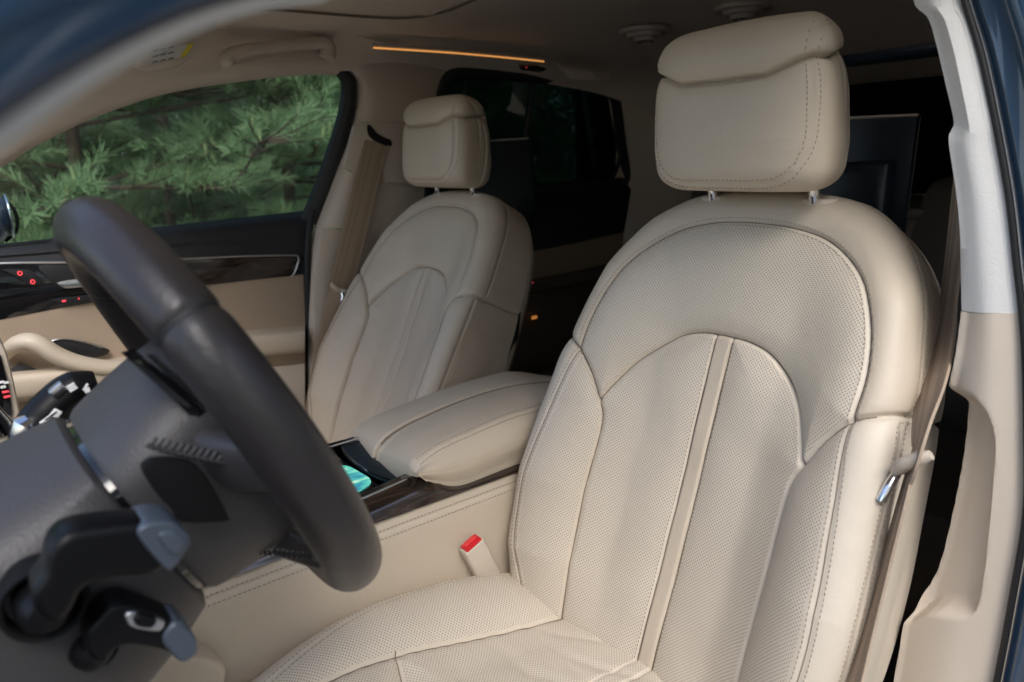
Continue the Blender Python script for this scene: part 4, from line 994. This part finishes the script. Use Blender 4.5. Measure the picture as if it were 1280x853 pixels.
# ------------------------------------------------------------------ steering wheel
WB = R(24.5); WC = np.array([-.3812, .6322, .8199]); WX = np.array([1., 0, 0]); WU = np.array([0, math.sin(WB), math.cos(WB)]); WA = np.array([0, math.cos(WB), -math.sin(WB)]); WR = .1435
def wp_(r, a, d): a = np.radians(a); return WC+r*(math.cos(a)*WX+math.sin(a)*WU)+WA*d
sw = thing('steering_wheel', 'dark brown leather steering wheel seen edge-on from behind', 'steering wheel', tuple(WC))
an = np.linspace(0, 360, 160, endpoint=False)
ringp = np.array([wp_(WR, a, 0) for a in an])
JA = 39.4
up_m = [(a > JA) & (a < 180-JA) for a in an]
# rim in two leather sections that meet at stitched joints
def arc(a0, a1, n): return np.array([wp_(WR, a, 0) for a in np.linspace(a0, a1, n)])
def rimpart(nm, a0, a1, n, lab=None):
    r_ = np.full(n, .0199); r_[:2] = [.0182, .0196]; r_[-2:] = [.0196, .0182]
    return part(nm, tube(arc(a0, a1, n), r_, 28), M['wheel'], sw, lab)
rimpart('rim', JA+.25, 180-JA-.25, 90); low_ = rimpart('rim', 180-JA+.25, 360+JA-.25, 130)
for a in (JA, 180-JA):
    part('rim_joint', tube(arc(a-.6, a+.6, 3), .0186, 28), M['rubber'], sw)
# hub cover: rounded box around the axis
def hubring(d, hw, hu, hd, cx=0, p=3.0, n=72):
    an = np.linspace(0, 2*np.pi, n, endpoint=False); c, s = np.cos(an), np.sin(an)
    rr = (np.abs(c)**p+np.abs(s)**p)**(-1/p)
    h = np.where(s > 0, hu, hd)
    return WC+((c*rr*hw+cx)[:, None]*WX+(s*rr*h)[:, None]*WU)+WA*d
hub = np.stack([hubring(*q) for q in ((-.02, .050, .045, .06), (-.012, .066, .055, .082), (.004, .074, .059, .094), (.025, .078, .057, .099), (.048, .0785, .0525, .097), (.074, .078, .0455, .092), (.079, .075, .0425, .088), (.079, .03, .03, .03))], 1)
part('hub_cover', (hub.reshape(-1, 3), grid(72, 8, True)), M['cowl'], sw)
part('hub_face', (np.stack([hubring(-.019, .05*s_, .045*s_, .06*s_) for s_ in (1, .7, .3, .001)], 1).reshape(-1, 3), grid(72, 4, True)), M['black'], sw)
def spoke(a0, r0, r1, d0, d1, wd, th_):
    P = np.array([wp_(r0+(r1-r0)*t, a0, d0+(d1-d0)*t**1.5) for t in np.linspace(0, 1, 14)])
    side = np.cross(WA, P[-1]-P[0]); side /= np.linalg.norm(side)
    V = []; ang = np.linspace(0, 2*np.pi, 20, endpoint=False)
    for k, p in enumerate(P):
        w_ = np.interp(k/13, [0, .4, .75, 1], [wd*1.25, wd, wd*.85, wd*1.15])
        for a in ang: V.append(p+side*w_*np.sign(math.cos(a))*abs(math.cos(a))**.7+WA*th_*np.sign(math.sin(a))*abs(math.sin(a))**.7)
    return np.array(V), grid(14, 20, False, True)
s1_ = part('spoke', spoke(178, .050, .142, .030, .0, .021, .0115), M['cowl'], sw)
part('spoke', spoke(2, .050, .142, .030, .0, .021, .0115), M['cowl'], sw)
s2_ = part('spoke', spoke(248, .08, .138, .030, .004, .016, .012), M['wheel'], sw)
part('spoke', spoke(292, .08, .138, .030, .004, .016, .012), M['wheel'], sw)
# baseball stitching across the spokes
mb = MB()
for k in range(15):
    t = k/14
    for sg in (-1, 1):
        p = at(190+t*118, 556+t*26+sg*3.2, 0, -.4745-.012*t)
        mb.add(*tube(np.array([p+np.array([0, .0026, .0020*sg]), p+np.array([-.0016, 0, 0]), p+np.array([0, -.0026, -.0020*sg])]), .0012, 6))
mb.build('stitching', M['black'], s1_)
mb = MB()
for k in range(11):
    p = at(322+k*6.2, 686.5+k*.6, 0, -.440); mb.add(*tube(np.array([p+np.array([-.004, .001, .003]), p, p+np.array([-.004, -.001, -.003])]), .0009, 6))
mb.build('stitching', M['black'], s2_)
# gear paddle and gloss insert behind the rim
pd_ = part('shift_paddle', plate(spline(ats([(179, 590), (186, 578), (205, 575), (238, 579), (258, 596), (286, 646), (282, 653), (228, 654), (218, 640), (198, 620)], 0, -.482), 50, True), (.008, 0, 0), .003), M['matt'], sw)
part('gloss_insert', plate(ats([(163, 452), (180, 447), (262, 514), (250, 524), (236, 520)], 0, -.455), (.03, 0, 0), .003), M['gloss'], sw)
part('gloss_insert', plate(ats([(192, 452), (200, 450), (270, 514), (260, 518)], 0, -.452), (.02, 0, 0), .002), M['black'], sw)

# ------------------------------------------------------------------ column with its stalks
col = thing('steering_column', 'grey brown steering column cowl with black control stalks', 'steering column', tuple(wp_(0, 0, .2)))
cw = np.stack([hubring(*q) for q in ((.083, .05, .03, .06), (.083, .076, .0435, .092), (.086, .080, .047, .098), (.11, .086, .050, .107), (.16, .094, .056, .118), (.22, .105, .07, .13), (.30, .12, .10, .145), (.42, .14, .11, .16))], 1)
part('cowl', (cw.reshape(-1, 3), grid(72, 8, True)), M['cowl'], col)
part('gap_ring', (np.stack([hubring(*q) for q in ((.076, .066, .034, .078), (.077, .0735, .0415, .086), (.086, .0735, .0415, .087), (.088, .066, .034, .078))], 1).reshape(-1, 3), grid(72, 4, True)), M['gloss'], col)
def socket(px, x0, r, par):
    bc = at(*px, 0, x0)
    for r_, dx, nm in ((r, 0, 'stalk_socket'), (r*.66, -.008, 'stalk_boot')):
        an = np.linspace(0, 2*np.pi, 40, endpoint=False)
        pr_ = [(.02, 1), (-.003, 1), (-.007, .95), (-.006, .84), (.006, .76), (.006, .01)] if nm == 'stalk_socket' else [(.015, 1), (.002, .98), (-.006, .85), (-.012, .6), (-.014, .01)]
        rows = [np.stack([np.full(40, bc[0]+dx+h_), bc[1]+r_*q*np.cos(an), bc[2]+r_*q*np.sin(an)], 1) for h_, q in pr_]
        part(nm, (np.stack(rows, 1).reshape(-1, 3), grid(40, len(pr_), True)), M['matt'] if nm == 'stalk_socket' else M['lever'], par)
def lever(px, x, th_, bev, mat, par, nm, lab=None):
    P = spline(ats(px, 0, x), 56, True); return part(nm, plate(P, (th_, 0, 0), bev, 4), mat, par, lab)
st1 = lever([(46, 770), (42, 742), (56, 720), (62, 693), (72, 678), (90, 667), (130, 660), (178, 655), (206, 662), (213, 690), (206, 712), (190, 721), (150, 724), (120, 730), (102, 742), (92, 764), (70, 782)], -.520, .026, .0075, M['lever'], col, 'control_stalk', 'long upper stalk with a blue grey tip')
socket((54, 750), -.478, .021, st1)
lever([(172, 668), (184, 656), (205, 653), (222, 657), (238, 674), (233, 690), (216, 713), (208, 712), (188, 692)], -.5225, .028, .007, M['satin_dark'], st1, 'stalk_tip')
lever([(199, 669), (218, 664), (232, 675), (229, 688), (218, 695), (205, 684)], -.5250, .006, .0022, M['satin_dark'], st1, 'tip_button')
st2 = lever([(108, 812), (112, 790), (124, 776), (138, 761), (160, 756), (180, 762), (212, 775), (228, 786), (230, 806), (222, 822), (205, 814), (168, 807), (150, 810), (136, 822), (120, 826)], -.495, .024, .007, M['lever'], col, 'control_stalk', 'short lower stalk with a slide switch')
socket((108, 802), -.462, .017, st2)
lever([(208, 789), (222, 778), (237, 788), (248, 804), (246, 820), (229, 830), (213, 817), (204, 803)], -.4975, .025, .006, M['satin_dark'], st2, 'stalk_tip')
lever([(156, 772), (166, 765), (190, 771), (206, 778), (200, 790), (180, 789), (162, 784)], -.4985, .004, .0015, M['satin'], st2, 'slide_switch')
lever([(168, 776), (176, 769), (196, 775), (190, 786), (172, 784)], -.5015, .005, .0015, M['lever'], st2, 'switch_knob')
# wiper stalk on the far side
st3 = part('control_stalk', tube(spline(ats([(36, 552), (44, 532), (62, 512), (84, 492), (106, 482), (120, 478)], 0, -.255), 40), np.interp(np.linspace(0, 1, 40), [0, .12, .4, .8, 1], [.011, .0155, .0165, .0160, .010]), 18, flat=.9), M['lever'], col, 'gloss black stalk with white symbols on the far side')
part('stalk_tip', tube(ats([(30, 560), (36, 546), (42, 533), (46, 529)], 0, -.268), [.010, .0135, .0145, .010], 16), M['chrome'], st3)
mk = MB()
for (x_, y_, w_, h_, r_) in ((58, 524, .010, .0022, .5), (64, 520, .010, .0022, .5), (70, 517, .006, .006, .8), (60, 531, .008, .0022, .5), (88, 482, .006, .0016, .4), (90, 484.5, .006, .0016, .4), (92, 487, .006, .0016, .4), (107, 484, .006, .0016, .9), (109, 488, .004, .004, .2)):
    mk.add(*box(at(x_, y_, 0, -.2745), (.0012, w_, h_), .0003, Matrix.Rotation(-r_, 3, 'X')))
mk.build('printed_symbols', M['white'], st3)
part('thumb_wheel', box(at(72, 487, 0, -.268), (.010, .012, .008), .002, Matrix.Rotation(-.6, 3, 'X')), M['satin'], st3)

# ------------------------------------------------------------------ dashboard
da = thing('dashboard', 'dark dashboard top with a beige edged centre stack at its side', 'dashboard', (0, 1.1, .3))
dash = []
for x_ in np.linspace(-.74, .74, 30):
    dash.append([(x_, .93, .50), (x_, .90, .62), (x_, .90, .74), (x_, .925, .775), (x_, 1.0, .79), (x_, 1.3, .79), (x_, 1.5, .76)])
part('dash_top', sheet(np.array(dash), (0, 0, -.03)), M['softblack'], da)
part('dash_lower', box((0, 1.0, .30), (1.45, .10, .55), .03), M['black'], da)
part('firewall', box((0, 1.55, .38), (1.5, .04, .80), .01), M['black'], da)
cs = part('stack_side', plate(spline(ats([(-30, 400), (2, 428), (14, 462), (26, 520), (34, 556), (20, 570), (4, 576), (-40, 590)], 0, -.135), 40, True), (.03, 0, 0), .004), M['trim'], da)
part('control_panel', plate(ats([(-30, 425), (2, 445), (12, 480), (17, 515), (8, 545), (-30, 560)], 0, -.139), (.01, 0, 0), .003), M['gloss'], da)
ks = MB()
for (x_, y_) in ((2, 478), (8, 478.5), (4, 484)): ks.add(*box(at(x_, y_, 0, -.1405), (.0012, .004, .0022), .0003))
ks.build('printed_symbols', M['white'], cs)
for (x_, y_) in ((7, 490), (9, 496)): part('red_symbol', box(at(x_, y_, 0, -.1405), (.0012, .005, .0018), .0003), M['redled'], cs)
part('roller_knob', tube(ats([(-8, 512), (6, 528), (12, 541)], 0, -.142), .006, 14), M['chrome'], cs)
part('badge_strip', plate(ats([(21, 543), (26, 536), (27, 556), (22, 562)], 0, -.1385), (.003, 0, 0), .0006), M['satin'], cs)

# ------------------------------------------------------------------ outside
gnd = MB(); gnd.add([(-250, -250, -.38), (250, -250, -.38), (250, 250, -.38), (-250, 250, -.38)], [(0, 1, 2, 3)])
g_ = gnd.build('ground', simple('ground', (.25, .24, .22), 1, bump=.6, bscale=20, var=.3, vscale=2)); g_['kind'] = 'structure'
# door mirror
mr = thing('door_mirror', 'dark blue far door mirror showing at the edge of the side window', 'mirror', (.98, .80, .84))
def blob(c, r, n=24, p=2.6):
    u = np.linspace(-math.pi/2, math.pi/2, n); v = np.linspace(0, 2*math.pi, 2*n, endpoint=False)
    V = []
    e = 2/p; sp = lambda a, q: np.sign(a)*np.abs(a)**q
    for a in u:
        for b in v: V.append((c[0]+r[0]*sp(math.cos(a), e)*sp(math.cos(b), e), c[1]+r[1]*sp(math.cos(a), e)*sp(math.sin(b), e), c[2]+r[2]*sp(math.sin(a), e)))
    return np.array(V), grid(n, 2*n, False, True)
mc = at(-28, 272, 0, 1.0)
part('mirror_housing', blob(mc, (.10, .055, .060)), M['paint'], mr)
part('mirror_glass', blob(mc+np.array([0, -.052, 0]), (.085, .006, .050)), M['chrome'], mr)
part('mirror_band', tube(spline(ats([(-40, 246), (0, 248), (14, 258), (21, 272), (20, 290), (6, 302)], 0, .985), 24), .004, 8), M['gloss'], mr)
# pines: limbs with tufts of needles and pale shoots
def needle_mat(name, c1, c2):
    m, nt, b = new_mat(name); setp(b, Roughness=.55, Specular_IOR_Level=.3)
    oi = nt.nodes.new('ShaderNodeTexCoord'); nz = nt.nodes.new('ShaderNodeTexNoise'); nz.inputs['Scale'].default_value = 2.2; nz.inputs['Detail'].default_value = 4
    mx = nt.nodes.new('ShaderNodeMixRGB'); mx.inputs[1].default_value = (*c1, 1); mx.inputs[2].default_value = (*c2, 1)
    nt.links.new(oi.outputs['Object'], nz.inputs[0]); nt.links.new(nz.outputs['Fac'], mx.inputs[0]); nt.links.new(mx.outputs[0], b.inputs['Base Color'])
    tr = nt.nodes.new('ShaderNodeBsdfTranslucent'); nt.links.new(mx.outputs[0], tr.inputs[0])
    ms = nt.nodes.new('ShaderNodeMixShader'); ms.inputs[0].default_value = .25; o = nt.nodes['Material Output']
    nt.links.new(b.outputs[0], ms.inputs[1]); nt.links.new(tr.outputs[0], ms.inputs[2]); nt.links.new(ms.outputs[0], o.inputs[0])
    return m
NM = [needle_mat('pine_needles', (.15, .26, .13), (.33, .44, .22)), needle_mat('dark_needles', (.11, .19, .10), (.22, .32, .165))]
BARK = simple('bark', (.10, .070, .050), .95, bump=.8, bscale=60, var=.25)
SHOOT = simple('young_shoot', (.40, .42, .20), .7)
def pine(label, x, y, h, lim, rng, nm, tufts=34, nl=.085, fat=1.0):
    t = thing('pine_tree', label, 'tree', (x, y, -.38), 'pine trees beyond the far window')
    mb = MB()
    trunk = spline(np.array([(x+.35, y, -.38), (x+.40, y+.03, .5), (x+.32, y-.02, 1.5), (x+.35, y, h)]), 30)
    mb.add(*tube(trunk, np.linspace(.055, .012, 30)*fat, 9))
    TP = []; TD = []
    for k in range(lim):
        z = rng.uniform(.15, h-.1)-.2; b = trunk[int(np.clip((z+.38)/(h+.38)*29, 0, 29))]
        a = rng.uniform(0, 2*np.pi) if k % 3 else rng.uniform(np.pi*.6, np.pi*1.4)
        L = rng.uniform(.8, 1.5)*(1-.35*z/h)
        d = np.array([math.cos(a), math.sin(a), rng.uniform(-.05, .3)]); 
        P = spline(np.array([b, b+d*L*.4+np.array([0, 0, -.02]), b+d*L*.75+rng.normal(0, .05, 3), b+d*L+np.array([0, 0, .14])]), 14)
        mb.add(*tube(P, np.linspace(.013, .005, 14), 5))
        for q in range(tufts//3):
            i = rng.integers(3, 14) if q % 4 else 13
            sd_ = rng.normal(0, 1, 3); sd_[2] = abs(sd_[2])*.5; sd_ /= np.linalg.norm(sd_)
            s2 = P[i]+(sd_*.75+d*.6)*rng.uniform(.12, .34)
            mb.add(*tube(np.array([P[i], (P[i]+s2)/2+np.array([0, 0, -.01]), s2]), [.005, .004, .003], 4))
            dd_ = s2-P[i]; dd_ /= np.linalg.norm(dd_)
            for j in range(3):
                TP.append(P[i]+(s2-P[i])*(.5+.25*j)); TD.append(dd_)
    mb.build('trunk', BARK, t)
    TP, TD = np.array(TP), np.array(TD); nn = 36; n = len(TP)
    base = np.repeat(TP, nn, 0); ax = np.repeat(TD, nn, 0)
    rd_ = rng.normal(0, 1, (n*nn, 3)); dr = ax*.9+rd_/np.linalg.norm(rd_, axis=1)[:, None]*.85+np.array([0, 0, .18]); dr /= np.linalg.norm(dr, axis=1)[:, None]
    ln = nl*rng.uniform(.65, 1.15, n*nn)[:, None]; base = base+ax*rng.uniform(-.03, .05, (n*nn, 1))
    sd = np.cross(dr, rng.normal(0, 1, (n*nn, 3))); sd /= np.linalg.norm(sd, axis=1)[:, None]; sd *= .0016
    is_sh = np.zeros(n*nn, bool)
    if nl > .07: is_sh = rng.random(n*nn) < .003
    dr[is_sh] = dr[is_sh]*.25+np.array([0, 0, .97]); ln[is_sh] = .06; sd[is_sh] *= 3.6
    V = np.stack([base-sd, base+sd, base+dr*ln*.7+sd*.8, base+dr*ln, base+dr*ln*.7-sd*.8], 1).reshape(-1, 3)
    i = np.arange(n*nn)*5
    me = bpy.data.meshes.new('crown'); me.vertices.add(len(V)); me.vertices.foreach_set('co', V.ravel())
    me.loops.add(len(i)*5); me.loops.foreach_set('vertex_index', (i[:, None]+np.arange(5)).ravel())
    me.polygons.add(len(i)); me.polygons.foreach_set('loop_start', np.arange(len(i))*5); me.polygons.foreach_set('loop_total', np.full(len(i), 5)); me.update(calc_edges=True); me.materials.append(nm); me.materials.append(SHOOT); me.polygons.foreach_set('material_index', is_sh.astype(np.int32))
    link('crown', me, nm, t)
    return t
rng = np.random.default_rng(3)
specs = [('bright green pine with pale young shoots, nearest the far window', 3.3, .15, 2.7, 46, 0, 84), ('pine with bare grey limbs behind the mirror side of the window', 3.6, 1.35, 2.6, 40, 0, 72), ('bright pine at the rear corner of the far front window', 3.5, -1.1, 2.9, 44, 0, 80),
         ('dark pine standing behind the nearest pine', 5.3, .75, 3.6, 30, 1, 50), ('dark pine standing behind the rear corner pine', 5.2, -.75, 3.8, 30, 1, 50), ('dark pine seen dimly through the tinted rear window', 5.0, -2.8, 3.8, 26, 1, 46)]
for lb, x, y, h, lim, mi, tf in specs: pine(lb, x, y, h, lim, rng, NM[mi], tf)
# the wood behind reads as one mass
def wood_mass(label, c, size, n, rng, nm, ring=False, big=1.0):
    P = rng.uniform(-1, 1, (n, 3))*np.array(size)+np.array(c)
    if ring:
        a_ = rng.uniform(R(28), R(195), n)+R(30); r0_ = rng.uniform(8.5, 10.5, n); P = np.stack([-r0_*np.sin(a_-R(30)+R(0)), r0_*np.cos(a_-R(30)), rng.uniform(-.4, 7.0, n)], 1)
    P[:, 2] += .25*np.sin(P[:, 1]*1.7+P[:, 0])
    nn = 16; base = np.repeat(P, nn, 0); D = np.repeat(rng.normal(0, 1, (n, 3))*[1, 1, .6], nn, 0); D /= np.linalg.norm(D, axis=1)[:, None]
    r_ = rng.normal(0, 1, (n*nn, 3)); dr = D*1.0+r_/np.linalg.norm(r_, axis=1)[:, None]*.9; dr /= np.linalg.norm(dr, axis=1)[:, None]
    base = base+D*big*rng.uniform(-.12, .12, (n*nn, 1)); ln = big*rng.uniform(.09, .16, (n*nn, 1)); sd = np.cross(dr, rng.normal(0, 1, (n*nn, 3))); sd /= np.linalg.norm(sd, axis=1)[:, None]; sd *= .0055*big
    V = np.stack([base-sd, base+sd, base+dr*ln], 1).reshape(-1, 3); k = n*nn
    me = bpy.data.meshes.new('treeline'); me.vertices.add(len(V)); me.vertices.foreach_set('co', V.ravel()); me.loops.add(k*3); me.loops.foreach_set('vertex_index', np.arange(k*3))
    me.polygons.add(k); me.polygons.foreach_set('loop_start', np.arange(k)*3); me.polygons.foreach_set('loop_total', np.full(k, 3)); me.update(calc_edges=True)
    o = link('treeline', me, nm); tag(o, label, 'woodland', None, 'stuff')
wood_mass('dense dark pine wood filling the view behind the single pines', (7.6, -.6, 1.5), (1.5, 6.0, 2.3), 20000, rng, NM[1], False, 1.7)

wood_mass('unseen pine ring added on the driver side to block low sky light', (0, 0, 0), (1, 1, 1), 7000, rng, NM[1], True, 3.0)  # out-of-view needle ring, added to keep low sky light off the cabin

# ------------------------------------------------------------------ camera, light
cam = bpy.data.cameras.new('camera'); co = bpy.data.objects.new('camera', cam); COL.objects.link(co)
m = Matrix((CR.tolist(), CU.tolist(), (-_f).tolist())).transposed().to_4x4(); m.translation = Vector(CPOS); co.matrix_world = m
cam.sensor_width = 36; cam.lens = 36*CF/1280; cam.clip_start = .01; cam.clip_end = 500
SC.camera = co
cam.dof.use_dof = True; cam.dof.focus_distance = .86; cam.dof.aperture_fstop = 6.0
w = bpy.data.worlds.new('World'); SC.world = w; w.use_nodes = True
nt = w.node_tree; bg = nt.nodes['Background']; sk = nt.nodes.new('ShaderNodeTexSky'); sk.sky_type = 'NISHITA'; sk.sun_disc = False; sk.air_density = .9; sk.dust_density = 2.5; sk.ozone_density = .6
SE, SR_ = 47, 297
sk.sun_elevation = R(SE); sk.sun_rotation = R(SR_); nt.links.new(sk.outputs[0], bg.inputs[0]); bg.inputs[1].default_value = .15
sun = bpy.data.lights.new('sun', 'SUN'); so = bpy.data.objects.new('sun', sun); COL.objects.link(so)
sun.energy = .95; sun.angle = R(35); sun.color = (.92, .97, 1.0)
sd = Vector((math.sin(R(SR_))*math.cos(R(SE)), math.cos(R(SR_))*math.cos(R(SE)), math.sin(R(SE))))
so.rotation_euler = sd.to_track_quat('Z', 'Y').to_euler(); so.location = sd*5
SC.view_settings.view_transform = 'Standard'; SC.view_settings.look = 'None'; SC.view_settings.exposure = 1.15; SC.view_settings.gamma = 1
